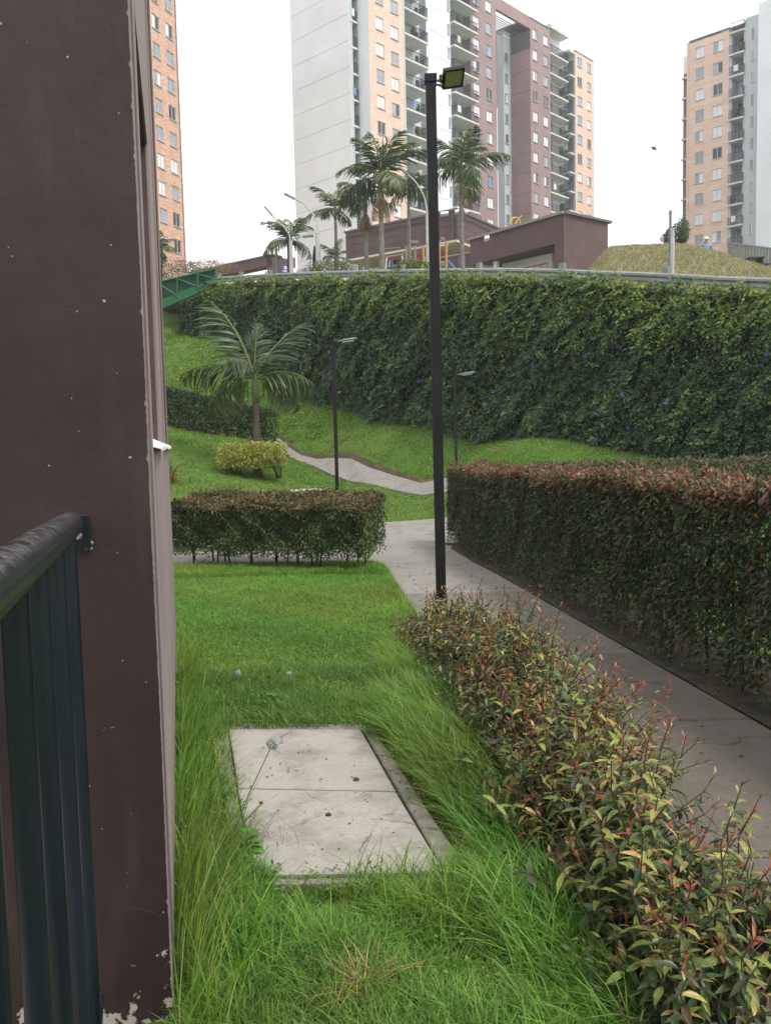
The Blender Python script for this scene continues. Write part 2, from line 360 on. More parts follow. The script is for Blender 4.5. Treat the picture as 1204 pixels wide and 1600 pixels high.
# ------------------------------------------------------------------ terrain
ctrl = []
for x in (-7, -3.5, 0, 3.5, 7):
    for y in (-3, 2, 6, 10): ctrl.append((x, y, 0))
ctrl += [(12, 4, .1), (10, 10, .3), (4, 14, .05), (-3.5, 13, 0), (-6, 14, .05), (1, 15, 0), (6, 15.5, .55), (-1, 15.2, .02), (-3.5, 15.2, .05)]
for px, py, Y in ((677, 775, 22.3), (677, 760, 24.1), (594, 758, 24), (594, 743.5, 25.7), (511, 739, 26.3), (511, 721, 27.8), (446, 723, 28), (457, 704, 29.6),
                  (592, 822, 18.4), (690, 812, 19), (640, 790, 20.6), (393, 741, 24), (300, 745, 22), (470, 768, 20.5), (532, 790, 18.5), (330, 770, 19.5), (275, 752, 20.5),
                  (265, 668, 28), (415, 690, 27), (300, 607, 33), (270, 560, 37), (270, 490, 42), (300, 520, 40), (345, 527, 38.2), (430, 618, 34), (470, 640, 32.6), (500, 648, 31.5), (573, 656, 30), (640, 664, 28.6),
                  (717, 670, 27.2), (814, 682, 25), (911, 689, 23.5), (1008, 711, 21.7), (1202, 716, 19.2), (760, 705, 23.2), (640, 715, 26), (560, 690, 27.6), (850, 706, 21.5)):
    ctrl.append(tuple(W(px, py, Y)))
ctrl += [(-12, 20, 1.0), (-16, 30, 4.5), (-15, 42, 9), (12, 18, 1.3), (15, 14, 1), (-10, 12, 0), (3, 20, .45), (5, 18, .7)]
ctrl = np.array(ctrl, float)
def _phi(r): return np.where(r > 1e-9, r*r*np.log(r + 1e-12), 0)
_K = _phi(np.linalg.norm(ctrl[:, None, :2] - ctrl[None, :, :2], axis=2)) + np.eye(len(ctrl))*.4
_P = np.c_[np.ones(len(ctrl)), ctrl[:, :2]]
_A = np.block([[_K, _P], [_P.T, np.zeros((3, 3))]])
_w = np.linalg.solve(_A, np.r_[ctrl[:, 2], np.zeros(3)])
def TZ(x, y):
    x = np.atleast_1d(np.asarray(x, float)); y = np.atleast_1d(np.asarray(y, float)); out = np.zeros(x.shape)
    for i in range(0, x.size, 40000):
        q = np.c_[x.ravel()[i:i+40000], y.ravel()[i:i+40000]]; r = np.linalg.norm(q[:, None] - ctrl[None, :, :2], axis=2)
        out.ravel()[i:i+40000] = _phi(r) @ _w[:-3] + np.c_[np.ones(len(q)), q] @ _w[-3:]
    near = np.clip((y - 10.5)/3.0, 0, 1); near = near*near*(3-2*near); side = np.clip((np.abs(x) - 6)/3, 0, 1)
    return out*np.maximum(near, side*np.clip((y-2)/6, 0, 1))
def tz(x, y): return float(TZ(x, y)[0])

# wall plan line (retaining wall with the vine), from the right end to the far left end
wallpx = [(1330, 17.6), (1202, 19.1), (1108, 20.4), (1030, 21.6), (941, 23.0), (868, 24.0), (800, 25.2), (737, 26.6), (682, 27.9), (629, 29.2), (585, 30.4), (541, 31.8), (505, 33), (470, 34.2), (412, 36.4), (368, 37.8), (335, 39.0), (295, 40.2)]
top_py = {1330: 471, 1202: 460, 1108: 455, 1030: 449, 941: 444, 868: 440, 800: 438, 737: 437, 682: 437, 629: 437, 585: 437, 541: 438, 505: 438, 470: 439, 412: 441, 368: 443, 335: 445, 295: 447}
WL = []
for px, Y in wallpx: WL.append(W(px, top_py[px], Y))
WL = np.array(WL)
def wall_at(s):        # s in 0..1 along the wall, returns top point
    f = np.clip(np.asarray(s)*(len(WL)-1), 0, len(WL)-1.0001); i = f.astype(int); k = (f - i)[..., None]
    return WL[i]*(1-k) + WL[i+1]*k

def grid_mesh(name, xs, ys, zf, m, kind='structure', mask=None):
    X, Yg = np.meshgrid(xs, ys); Z = zf(X, Yg); V = np.stack([X, Yg, Z], -1).reshape(-1, 3); nx = len(xs); T = []
    for j in range(len(ys)-1):
        a = np.arange(nx-1) + j*nx; T.append(np.stack([a, a+1, a+nx+1], 1)); T.append(np.stack([a, a+nx+1, a+nx], 1))
    me = tri_mesh(name, V, np.concatenate(T), None, m); o = link(name, me); tag(o, kind=kind); return o
def inside(poly, x, y):
    r = np.zeros(x.shape, bool); n = len(poly)
    for i in range(n):
        x1, y1 = poly[i][:2]; x2, y2 = poly[(i+1) % n][:2]
        c = ((y1 > y) != (y2 > y)); r ^= c & (x < (x2-x1)*(y-y1)/((y2-y1) + 1e-12) + x1)
    return r

# concrete paths (plan polygons)
xl = lambda y: .335 - .092*(y - 8.3)
xr = lambda y: 1.97 - .132*(y - 7.6)
PATH = []
jy = [1.6, 3.45, 5.2, 6.9, 8.45, 9.9, 11.3, 12.5]
for a, b in zip(jy[:-1], jy[1:]): PATH.append([(xl(a), a), (xr(a), a), (xr(b), b), (xl(b), b)])
jl = [(-.02, 12.5), (-.28, 13.0)]
PATH.append([(xl(12.5), 12.5), (xr(12.5), 12.5), (xr(14.2), 14.2), (-.2, 14.2), (-.3, 13.0)])
PATH.append([(-.2, 14.2), (xr(14.2), 14.2), (1.5, 16.4), (-.2, 16.0)])
PATH.append([(-.2, 16.0), (1.5, 16.4), (2.6, 19.3), (1.25, 19.1), (.4, 18.8), (-.16, 18.4)])
for a, b in ((-.3, -1.6), (-1.6, -2.9), (-2.9, -4.2), (-4.2, -5.6)):
    f = lambda x: 13.0 + .0*(x + .3); g = lambda x: 14.25 - .03*(x + .3)
    PATH.append([(a, f(a)), (a, g(a)), (b, g(b)), (b, f(b))])
GAP = .012
def shrink(poly, k=GAP):
    c = np.mean(np.array(poly), 0); return [tuple(np.array(p) + (c - np.array(p))/np.linalg.norm(c - np.array(p))*k) for p in poly]
near_px = [(760, 795, 20.6), (677, 775, 22.3), (594, 758, 24), (550, 748.5, 25.1), (511, 739, 26.3), (446, 723, 28), (425, 712, 28.9)]
far_px = [(760, 777, 22.3), (677, 760, 24.1), (594, 743.5, 25.7), (550, 731.5, 26.8), (511, 721, 27.8), (457, 704, 29.6), (436, 697, 30.3)]
FN = [W(*p)[:2] for p in near_px]; FF = [W(*p)[:2] for p in far_px]
def _smooth(Pq):
    t = np.linspace(0, 1, len(Pq)); u = np.linspace(0, 1, 11); A_ = np.array(Pq); return [np.array([np.polyval(np.polyfit(t, A_[:, 0], 3), x), np.polyval(np.polyfit(t, A_[:, 1], 3), x)]) for x in u]
FN, FF = _smooth(FN), _smooth(FF)
FAR = [[FN[i], FF[i], FF[i+1], FN[i+1]] for i in range(len(FN)-1)]
slab_outer = [G(326, 1136)[:2], G(578, 1138)[:2], G(742, 1386)[:2], G(382, 1392)[:2]]
Q = dict(bl=G(358, 1147), br=G(563, 1148), sl=G(372, 1242), sr=G(618, 1247), fr=G(694, 1376), fl=G(400, 1380))
hole_polys = [slab_outer] + PATH + FAR
FARX = [[FN[i] + [0, -.05], FF[i] + [0, .10], FF[i+1] + [0, .10], FN[i+1] + [0, -.05]] for i in range(len(FN)-1)]

# lawn sheet: fine near, coarse far; lowered a little under the paths
xs = np.unique(np.r_[np.linspace(-40, -8, 22), np.linspace(-8, 4, 110), np.linspace(4, 11, 40), np.linspace(11, 40, 18)])
ys = np.unique(np.r_[np.linspace(-30, -3, 12), np.linspace(-3, 13, 90), np.linspace(13, 32, 120), np.linspace(32, 46, 50)])
WY = WL[::-1]
def wall_y(x): return np.interp(x, WY[:, 0], WY[:, 1], left=WY[0, 1], right=WY[-1, 1])
def lawn_z(X, Y):
    xx = np.clip(X, -14, 12); yy = np.minimum(np.clip(Y, -3, 46), wall_y(X) + .8); z = TZ(xx, yy) + np.where(X < WL[-1][0] + .2, np.clip(Y - yy - .3, 0, 6)*.55, 0)
    bumpy = .012*np.sin(X*5.1 + 1.3*np.sin(Y*3))*np.cos(Y*4.3)
    cut = np.zeros(X.shape, bool)
    for p in hole_polys: cut |= inside(p, X, Y)
    cutf = np.zeros(X.shape, bool)
    for p in FARX: cutf |= inside(p, X, Y)
    z = z - .13*cutf
    return z + np.where(cut, -.03, bumpy*np.clip((Y-6)/6, .3, 2.5))
lawn = grid_mesh('lawn', xs, ys, lawn_z, M['lawn'])
g = MB(); g.quad((-320, -320, -2.5), (320, -320, -2.5), (320, 320, -2.5), (-320, 320, -2.5)); tag(g.build('ground', M['lawn']), kind='structure')

# upper hillside behind the wall: road strip, then rising ground the towers stand on
hx = []; rows = []
sp = np.linspace(0, 1, 70); T0 = wall_at(sp); extra0 = T0[:1] + (T0[0]-T0[1])*np.array([[120.0], [20], [6]])*.3; extra1 = T0[-1:] + (T0[-1]-T0[-2])*np.array([[6.0], [30], [160]])*.3
T0 = np.concatenate([extra0, T0, extra1]); dirn = unit(np.gradient(T0[:, :2], axis=0)); nb = np.stack([dirn[:, 1], -dirn[:, 0]], 1); nb *= np.sign(nb[:, 1:2])
rows = []
for dist in (.02, .5, 6.5, 7.5, 14, 30, 60, 110, 190):
    k = np.clip((dist-7)/25, 0, 1); q = T0[:, :2] + (nb*(1-k) + np.array([[0, 1.0]])*k)*dist
    zroad = T0[:, 2] - .10; zhill = np.minimum(EYE + .183*q[:, 1] - .55, 26); z = np.where(dist < 7, zroad, np.minimum(zhill, zroad + (dist-6.5)*.5) if dist < 30 else zhill)
    rows.append(np.c_[q, z])
V = np.stack(rows, 0); nx = V.shape[1]; T = []; TR = []
for j in range(len(rows)-1):
    a = np.arange(nx-1) + j*nx; tt = [np.stack([a, a+nx+1, a+1], 1), np.stack([a, a+nx, a+nx+1], 1)]
    (TR if j == 1 else T).extend(tt)
tag(link('hillside', tri_mesh('hillside', V.reshape(-1, 3), np.concatenate(T), None, M['dry'])), kind='structure')
tag(link('road', tri_mesh('road', V.reshape(-1, 3), np.concatenate(TR), None, M['asphalt'])), kind='structure')

# paths
pth = bpy.data.objects.new('path', None); COL.objects.link(pth); tag(pth, kind='structure')
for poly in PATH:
    q = shrink(poly); MB().prism(q, [tz(*p) + .022 for p in q], .14).build('path_slab', M['path_dark' if max(p[1] for p in q) < 7 else ('path_mid' if max(p[1] for p in q) < 10.2 else 'concrete')], pth)  # slab tone steps darker towards the near end of the path
pf = bpy.data.objects.new('path', None); COL.objects.link(pf); tag(pf, kind='structure')
FZ = lambda i: (tz(*FN[i]) + .02, tz(*FF[i]) + .02)
for i in range(len(FN)-1):
    for a in (0,):
        L0, L1, R0, R1 = FN[i], FN[i+1], FF[i], FF[i+1]
        MB().prism([L0, R0, R1, L1], [tz(*p) + .03 for p in (L0, R0, R1, L1)], .3, .008).build('path_slab', M['concrete'], pf)
# cut soil edge above the far path
sb = MB()
for i in range(len(FF)-1):
    for k in range(8):
        a, b = k/8, (k+1)/8; P, Qq = FF[i]*(1-a) + FF[i+1]*a, FF[i]*(1-b) + FF[i+1]*b; o = np.array([.03, .14])
        j1, j2 = .13 + .02*math.sin((i*8+k)*.9), .13 + .02*math.sin((i*8+k+1)*.9)
        z1, z2 = tz(*P), tz(*Qq); A = (*P, z1-.05); B = (*Qq, z2-.05); C = (*(Qq+o), z2+j2); Dd = (*(P+o), z1+j1); E1 = (*(Qq+o*1.5), tz(*(Qq+o*1.5))+.07); E2 = (*(P+o*1.5), tz(*(P+o*1.5))+.07)
        sb.add([A, B, C, Dd, E1, E2], [(0, 1, 2, 3), (3, 2, 4, 5)])
tag(sb.build('soil_bank', M['soil'], smooth=True), kind='structure')

# ------------------------------------------------------------------ facades
def facade(parent, name, P, d, L, z0, z1, ops, m, depth=.12, mrev=None):
    """Wall along plan line P + s d with real openings (s0, s1, za, zb) and their reveals."""
    n = np.array([d[1], -d[0]]); P = np.array(P[:2]); mb = MB(); rv = mb
    ss = sorted({0, L, *[o[0] for o in ops], *[o[1] for o in ops]}); zz = sorted({z0, z1, *[o[2] for o in ops], *[o[3] for o in ops]})
    ss = [s for s in ss if -1e-6 <= s <= L+1e-6]; zz = [z for z in zz if z0-1e-6 <= z <= z1+1e-6]
    pt = lambda s, z, dp=0: (*(P + d*s - n*dp), z)
    for i in range(len(ss)-1):
        run = None
        for j in range(len(zz)-1):
            cs, cz = (ss[i]+ss[i+1])/2, (zz[j]+zz[j+1])/2; hole = any(o[0] < cs < o[1] and o[2] < cz < o[3] for o in ops)
            if not hole: mb.quad(pt(ss[i], zz[j]), pt(ss[i+1], zz[j]), pt(ss[i+1], zz[j+1]), pt(ss[i], zz[j+1]))
    for a, b, c, e in ops:
        for q in ((pt(a, c), pt(a, c, depth), pt(a, e, depth), pt(a, e)), (pt(b, e), pt(b, e, depth), pt(b, c, depth), pt(b, c)),
                  (pt(a, c), pt(b, c), pt(b, c, depth), pt(a, c, depth)), (pt(a, e, depth), pt(b, e, depth), pt(b, e), pt(a, e))): rv.quad(*q)
    return mb.build(name, m, parent)
_wc = {}
def win_mesh(w, h):
    k = (round(w, 2), round(h, 2))
    if k not in _wc:
        t = .055; f = MB(); f.box(-w/2, w/2, 0, .05, 0, t).box(-w/2, w/2, 0, .05, h-t, h).box(-w/2, -w/2+t, 0, .05, t, h-t).box(w/2-t, w/2, 0, .05, t, h-t).box(-t*.6, t*.6, 0, .05, t, h-t).box(-w/2-.03, w/2+.03, -.16, -.0, -.06, -.005)
        p = []
        for mm in ('glassw', 'glassm', 'glassd', 'glassb', 'glassg'):
            q = MB(); q.box(-w/4+.02, w/4-.02, .02, .035, t*.8, h-t*.8); p.append(q.mesh('pane', M[mm]))
        _wc[k] = (f.mesh('window', M['frame']), p)
    return _wc[k]
def windows(parent, P, d, L, cols, rows, h, depth=.12, look=None):
    """cols: list of (s0,s1); rows: one list of sill heights per column. Returns openings, adds window > pane objects."""
    ops = []; n = np.array([d[1], -d[0]]); rz = math.atan2(d[1], d[0]); pl = parent.location
    for (a, b), zs in zip(cols, rows):
        for z in zs:
            ops.append((a, b, z, z+h)); fm, pm = win_mesh(b-a, h); c = np.array(P[:2]) + d*(a+b)/2 - n*(depth-.06)
            o = link('window', fm, parent, (c[0]-pl.x, c[1]-pl.y, z-pl.z), (0, 0, rz))
            k = look() if look else random.choices((0, 1, 2), (5, 3, 2))[0]
            ks = (k, k) if random.random() < .7 else (k, random.choices((0, 1, 2, 3), (4, 3, 3, .5))[0])
            if k == 4: ks = (4, 4)
            for sgn, kk in ((-1, ks[0]), (1, ks[1])): link('pane', pm[kk], o, (sgn*(b-a)/4, 0, 0))
    return ops
def span(P, d, x0, x1, py): return float((hit(P, d, x0, py) - P) @ d), float((hit(P, d, x1, py) - P) @ d)
def railing(P, d, L, z, h=1.0, pitch=.16, solid=False):
    r = MB(); n = int(L/pitch)
    r.wallbox(P, d, L, .0, .05, z+h-.05, z+h).wallbox(P, d, L, .0, .04, z+.06, z+.10)
    for i in range(n+1):
        s = min(L-.03, i*pitch); r.wallbox(np.array(P) + d*s, d, .03, -.005, .035, z+.1, z+h-.05)
    return r
def balconies(parent, P, d, L, proj, zs, inn=0.0, left=True, right=True, th=.2, dens=.14):
    """Slabs along P + s d standing `proj` outside the line; each with its own railing."""
    n = np.array([d[1], -d[0]])
    for z in zs:
        b = MB().wallbox(P, d, L, proj, inn, z-th, z).build('balcony', M['slabw'], parent)
        q = railing(np.array(P) + n*(proj-.04) + d*.02, d, L-.04, z, 1.0, dens)
        if left: r2 = railing(np.array(P) + n*(proj-.06) + d*.04, -n, max(.3, proj-.1), z, 1.0, dens); q.add(r2.V, r2.F)
        if right: r2 = railing(np.array(P) + d*(L-.02) + n*(proj-.06), -n, max(.3, proj-.1), z, 1.0, dens); q.add(r2.V, r2.F)
        q.build('balcony_railing', M['rail'], b)
        x_ = random.random()
        if x_ < .13 and L > .8: MB().wallbox(np.array(P) + n*(proj+.01) + d*random.uniform(.1, L*.5), d, min(.55, L*.3), .03, 0, z+.35, z+1.03).build('laundry', M[random.choice(('signw', 'shirt', 'cap', 'cream', 'greyd'))], b)
        elif x_ < .38: c_ = np.array(P) + n*(proj-.3) + d*random.uniform(.2, max(.25, L-.3)); MB().lathe((c_[0], c_[1], z), [(.12, 0), (.15, .3), (.28, .45), (.34, .75), (.2, 1.05)], 8).build('potted_plant', M['weed_far'], b)
def panels(parent, P, d, L, z0, step, n, m, th=.05, name='wall_panel', cols=1):
    for i in range(n):
        for c in range(cols): MB().wallbox(np.array(P) + d*(L/cols*c + .015), d, L/cols-.03, th, .0, z0+i*step+.02, z0+(i+1)*step-.02).build(name, m, parent)
def roofslab(parent, pts, z, m, th=.25, name='roof'):
    MB().prism([p[:2] for p in pts], z, th, .01).build(name, m, parent)

ST = 2.44
aD, bD = D2(-46.8), D2(44.2)
# ---- central tower
P2 = W(577, 100, 84)[:2]; P1 = hit(P2, aD, 560); P0 = hit(P1, -bD, 547); PW = hit(P0, aD, 455.5)
P3 = hit(P2, bD, 630.5); P3b = P3 + aD*2.6; P4 = hit(P3b, bD, 656); P5 = hit(P4, -aD, 666); P6 = hit(P5, bD, 704); P6b = P6 + aD*1.6; P7 = hit(P6b, bD, 723.5); P8 = hit(P7, -aD, 735)
P9 = hit(P8, bD, 775); P13 = hit(P9, bD, 828); P12 = hit(P13, aD, 797); P11 = hit(P12, -bD, 786); P10 = hit(P11, aD, 775.6)
P14 = hit(P13, bD, 859); P14b = P14 + aD*1.3; P15 = hit(P14b, bD, 880); P16 = hit(P15, -aD, 898); P17 = hit(P16, bD, 927)
Zroof = zat(P14, 859, 45); Zpeach = (zat(P16, 898, 79) + zat(P17, 926, 95))/2; Zbal = zat(P15, 877, 62); Zg = 14.0
ct = thing('apartment_tower', (*P2, Zg), 'tall white, peach and faded brown apartment tower with balconies, behind the clubhouse', 'building')
Ld = lambda A, B: float(np.linalg.norm(B - A))
def rows_from(P, px, py0, zmin, zmax, step=ST):
    z = zat(P, px, py0)
    while z - step > zmin: z -= step
    out = []
    while z < zmax: out.append(z); z += step
    return out
zw = zat(P0, 547, 62)      # joint level on the big white face
n0 = int((Zroof - Zg)/ST) + 2; zb0 = zw - math.ceil((zw - Zg)/ST)*ST
Lw = Ld(P0, PW)
MB().wallbox(PW, -aD, Lw, 0, .4, Zg, Zroof+2).build('wall', M['grey'], ct); panels(ct, PW, -aD, Lw, zb0, ST, n0, M['white'], cols=1)
# notch with balconies
Lb = Ld(P0, P1); MB().wallbox(P0 + aD*2.0 + bD*.41, bD, Lb-.45, 0, .2, Zg, Zroof-.04).build('wall', M['greyd'], ct)
MB().wallbox(P1 + aD*6, -aD, 5.98, -.01, .2, Zg, Zroof-.02).build('wall', M['grey'], ct)
zfl = [z - .25 for z in rows_from(P0, 547, 24, Zg+1, Zroof)]
balconies(ct, P0 + aD*1.88, bD, Lb-.02, 1.9, zfl, left=False, right=False)
MB().wallbox(P1, -aD, Ld(P1, P2), 0, .3, Zg, Zroof).build('wall', M['white'], ct)
# brick face
Lk = Ld(P2, P3); c1 = span(P2, bD, 587.3, 599.3, 60); c2 = span(P2, bD, 610.5, 622.5, 75)
wh = 1.2; hh = lambda px, py, P: zat(P, px, py)
r1 = [z for z in rows_from(hit(P2, bD, 593, 60), 593, 47, Zg+2, Zroof-1.5)]; r2 = [z for z in rows_from(hit(P2, bD, 616, 75), 616, 61, Zg+2, Zroof-1.5)]
look = lambda: random.choices((0, 1, 2), (4, 5, 1))[0]
ops = windows(ct, P2, bD, Lk, [c1, c2], [r1, r2], wh, look=look); facade(ct, 'brick_wall', P2, bD, Lk, Zg, Zroof, ops, M['peach'])
# balcony column beside the brick
MB().wallbox(P3b, bD, Ld(P3b, P4), 0, .3, Zg, Zroof).build('wall', M['white'], ct)
MB().wallbox(P3 + aD*2.6, -aD, 2.6, -.02, .25, Zg, Zroof).build('wall', M['grey'], ct)
zf2 = [z - .95 for z in r2]
Lb2 = Ld(P3b, hit(P3b, bD, 645))
balconies(ct, P3b + bD*.0, bD, Lb2, 2.2, zf2, left=False)
for z in zf2: MB().wallbox(P3b + bD*.35, bD, Lb2*.55, .03, 0, z+.05, z+2.1).build('balcony_door', M['glassm'], ct)
for z in zf2: MB().wallbox(P3b + bD*(Lb2+.35), bD, .45, .1, 0, z+.9, z+2.0).build('narrow_window', M['glassd'], ct)
for z in zf2: MB().wallbox(P3b + bD*(Lb2+1.05), bD, .05, .75, 0, z+1.9, z+1.96).wallbox(P3b + bD*(Lb2+1.05), bD, .05, .03, 0, z+1.5, z+1.9).build('clothes_bracket', M['rail'], ct)
MB().wallbox(P4, -aD, Ld(P4, P5), 0, .3, Zg, Zroof).build('wall', M['grey'], ct)
L56 = Ld(P5, P6); MB().wallbox(P5, bD, L56, -.05, .35, Zg, Zroof).build('wall', M['grey'], ct); panels(ct, P5, bD, L56, zb0, ST, n0-1, M['white'], .02)
# balcony column in the corner of the brown block
L67 = Ld(P6b, P7); MB().wallbox(P6b, bD, L67, 0, .3, Zg, Zroof).build('wall', M['grey'], ct); MB().wallbox(P6, aD, 1.6, .0, .2, Zg, Zroof).build('wall', M['white'], ct)
MB().wallbox(P7, -aD, Ld(P7, P8), 0, .3, Zg, Zroof).build('wall', M['fade'], ct)
zf3 = [z - .15 for z in rows_from(hit(P6b, bD, 720, 60), 720, 58.5, Zg+1, Zroof)]
balconies(ct, P6b, bD, L67-.03, 2.15, zf3, right=False)
for z in zf3: MB().wallbox(P6b + bD*.5, bD, L67*.5, .03, 0, z+.05, z+2.1).build('balcony_door', M['glassm'], ct)
for z in zf3: MB().wallbox(P6 - bD*.55, bD, .4, .05, 0, z+.9, z+2.1).build('narrow_window', M['glassm'], ct)
# brown block one
L89 = Ld(P8, P9); cA = span(P8, bD, 738.5, 748, 35); cB = span(P8, bD, 758.3, 767.6, 45)
rA = rows_from(hit(P8, bD, 743, 35), 743, 42.4, Zg+2, Zroof-1.6); rB = rows_from(hit(P8, bD, 763, 50), 763, 53.5, Zg+2, Zroof-1.6)
def lookb(): return random.choices((0, 1, 2, 3), (7, 2, 1.5, .6))[0]
ops = windows(ct, P8, bD, L89, [cA, cB], [rA, rB], 1.2, look=lookb); facade(ct, 'brown_wall', P8, bD, L89, Zg, Zroof, ops, M['fade'])
MB().wallbox(P9, aD, 6.0, .0, .3, Zg, Zroof-1.4).build('wall', M['fade'], ct)
# recess with pergola roof
MB().wallbox(P10, -aD, Ld(P10, P11), 0, .3, Zg, Zroof-1.0).build('wall', M['grey'], ct); L1112 = Ld(P11, P12)
cR_ = span(P11, bD, 787.2, 793.2, 90); rR = rows_from(hit(P11, bD, 790, 90), 790, 97, Zg+2, Zroof-3)
ops = windows(ct, P11, bD, L1112, [cR_], [rR], 1.1, look=lambda: random.choices((2, 4, 1), (8, 1, 2))[0]); facade(ct, 'wall', P11, bD, L1112, Zg, Zroof-1.0, ops, M['grey'])
Ls = Ld(P12, P13); MB().wallbox(P12, -aD, Ls, -.05, .35, Zg, Zroof-1.4).build('wall', M['roof'], ct); zj = zat(P13, 828, 75); panels(ct, P12, -aD, Ls, zj-ST*13, ST, 13, M['fade'], .02, 'brown_panel')
MB().wallbox(P9, bD, Ld(P9, P13), 0, .35, Zroof-1.4, Zroof).build('roof_beam', M['fade'], ct)
for i in range(9):
    s = (i+.5)/9; MB().wallbox(P9 + aD*(.6 + s*Ls*.98), bD, Ld(P9, P13), .05, .05, Zroof-1.58, Zroof-1.52).build('pergola_slat', M['roof'], ct)
# brown block two, balconies, peach end
L1314 = Ld(P13, P14); cA = span(P13, bD, 831.6, 839.2, 65); cB = span(P13, bD, 848.3, 855.6, 70)
rA = rows_from(hit(P13, bD, 835, 65), 835, 62, Zg+2, Zroof-1.6); rB = rows_from(hit(P13, bD, 852, 72), 852, 71.5, Zg+2, Zroof-1.6)
ops = windows(ct, P13, bD, L1314, [cA, cB], [rA, rB], 1.2, look=lookb); facade(ct, 'brown_wall', P13, bD, L1314, Zg, Zroof, ops, M['fade'])
L1415 = Ld(P14b, P15); MB().wallbox(P14b, bD, L1415, 0, .3, Zg, Zbal).build('wall', M['white'], ct)
zf4 = [z - .1 for z in rows_from(hit(P14b, bD, 866), 866, 96, Zg+1, Zbal-1)]
Lb4 = Ld(P14b, hit(P14b, bD, 874)); balconies(ct, P14b, bD, Lb4, 1.3, zf4, left=False)
MB().wallbox(P14b, bD, Lb4, 1.4, 0, Zbal-.6, Zbal-.1).build('balcony_roof', M['slabw'], ct)
for z in zf4: MB().wallbox(P14b + bD*.3, bD, Lb4*.5, .03, 0, z+.05, z+2.1).build('balcony_door', M['glassm'], ct)
L1516 = Ld(P15, P16); MB().wallbox(P15, -aD, L1516, 0, .3, Zg, Zpeach-.2).build('wall', M['grey'], ct)
zf5 = [z for z in rows_from(hit(P15, -aD, 890), 889, 122, Zg+1, Zpeach-1)]
balconies(ct, P15, -aD, L1516-.05, 1.2, zf5, right=False)
for z in zf5: MB().wallbox(P15 + -aD*.6, -aD, L1516*.5, .03, 0, z+.05, z+2.1).build('balcony_door', M['greyd'], ct)
MB().wallbox(P15, -aD, L1516-.05, 1.25, 0, Zpeach-.5, Zpeach-.2).build('balcony_roof', M['slabw'], ct)
L1617 = Ld(P16, P17); cA = span(P16, bD, 901.8, 909, 230); cB = span(P16, bD, 917, 923, 230)
rA = rows_from(hit(P16, bD, 905, 230), 905, 225, Zg+2, Zpeach-1.5); rB = rows_from(hit(P16, bD, 920, 230), 920, 232, Zg+2, Zpeach-1.5)
ops = windows(ct, P16, bD, L1617, [cA, cB], [rA, rB], 1.15, look=look); facade(ct, 'brick_wall', P16, bD, L1617, Zg, Zpeach, ops, M['peach'])
# back sides and roofs so the block is closed
bk = aD*9
roofslab(ct, [P8, P9, P9+aD*5, P8+bk], Zroof+.05, M['roof']); roofslab(ct, [P13, P14, P14+bk, P13+bk], Zroof+.05, M['roof']); roofslab(ct, [P16, P17, P17+bk, P16+bk], Zpeach+.05, M['roof'])
MB().wallbox(P14, aD, 9, 0, .3, Zbal-8, Zroof-.2).build('wall', M['fade'], ct); MB().wallbox(P17, aD, 9, 0, .3, Zg, Zpeach-.1).build('wall', M['peach'], ct)
roofslab(ct, [P14b, P15, P15+bk, P14b+bk], Zbal, M['white'])

# ---- left brick tower
eD = D2(20.7); E1 = W(283, 210, 83)[:2]; E0 = E1 - eD*16
lt = thing('apartment_tower', (*E1, 17), 'orange brick apartment tower at the far left, half hidden by the dark wall corner', 'building')
cA = [float((hit(E1, eD, x, 35) - E0) @ eD) for x in (237.6, 248.6)]; cB = [float((hit(E1, eD, x, 52) - E0) @ eD) for x in (259, 270)]
pA = E0 + eD*sum(cA)/2; pB = E0 + eD*sum(cB)/2; ztop = zat(E1, 273, 0) + 6
rA = rows_from(pA, 243, 46, 19.5, ztop-2); rB = rows_from(pB, 264, 60, 19.5, ztop-2)
cC = [cA[0]-4.5, cA[1]-4.5]
ops = windows(lt, E0, eD, 16, [cA, cB, cC], [rA, rB, [z+.6 for z in rA]], 1.25, look=lambda: random.choices((0, 1, 2), (3, 5, 3))[0])
facade(lt, 'brick_wall', E0, eD, 16, 18.6, ztop, ops, M['brick']); nE = np.array([eD[1], -eD[0]])
MB().wallbox(E1, -nE, 10, 0, .3, 18.6, ztop).build('brick_wall', M['brick'], lt); roofslab(lt, [E0, E1, E1-nE*10, E0-nE*10], ztop+.1, M['roof'])
MB().wallbox(E0, eD, 16, -.02, .4, 14, 18.58).build('plinth', M['brick'], lt)

# ---- right tower
Q0 = W(1076, 100, 106)[:2]; fD = -D2(-46.9); Q1 = hit(Q0, fD, 1139); Q2 = hit(Q0, fD, 1163.5); Q3 = hit(Q0, fD, 1186)
zq = zat(Q0, 1078, 66); zq2 = zq + .5; gq = 11.0
rt = thing('apartment_tower', (*Q0, gq), 'pale brick apartment tower with a white end block beyond the grass mound', 'building')
LQ = Ld(Q0, Q1); cA = span(Q0, fD, 1086, 1099.6, 85); cB = span(Q0, fD, 1113.3, 1128.6, 75)
rA = rows_from(hit(Q0, fD, 1093, 85), 1093, 90, gq+1, zq-1.2); rB = rows_from(hit(Q0, fD, 1121, 75), 1121, 81, gq+1, zq-1.2)
ops = windows(rt, Q0, fD, LQ, [cA, cB], [rA, rB], 1.25, look=look); facade(rt, 'brick_wall', Q0, fD, LQ, gq-3, zq, ops, M['peach'])
MB().wallbox(Q0 + bD*0, fD, LQ, .06, .0, zq-.02, zq+.12).build('coping', M['roof'], rt)
L12 = Ld(Q1, Q2); nq = np.array([fD[1], -fD[0]]); MB().wallbox(Q1 - nq*1.5, fD, L12, 0, .3, gq-3, zq).build('wall', M['grey'], rt)
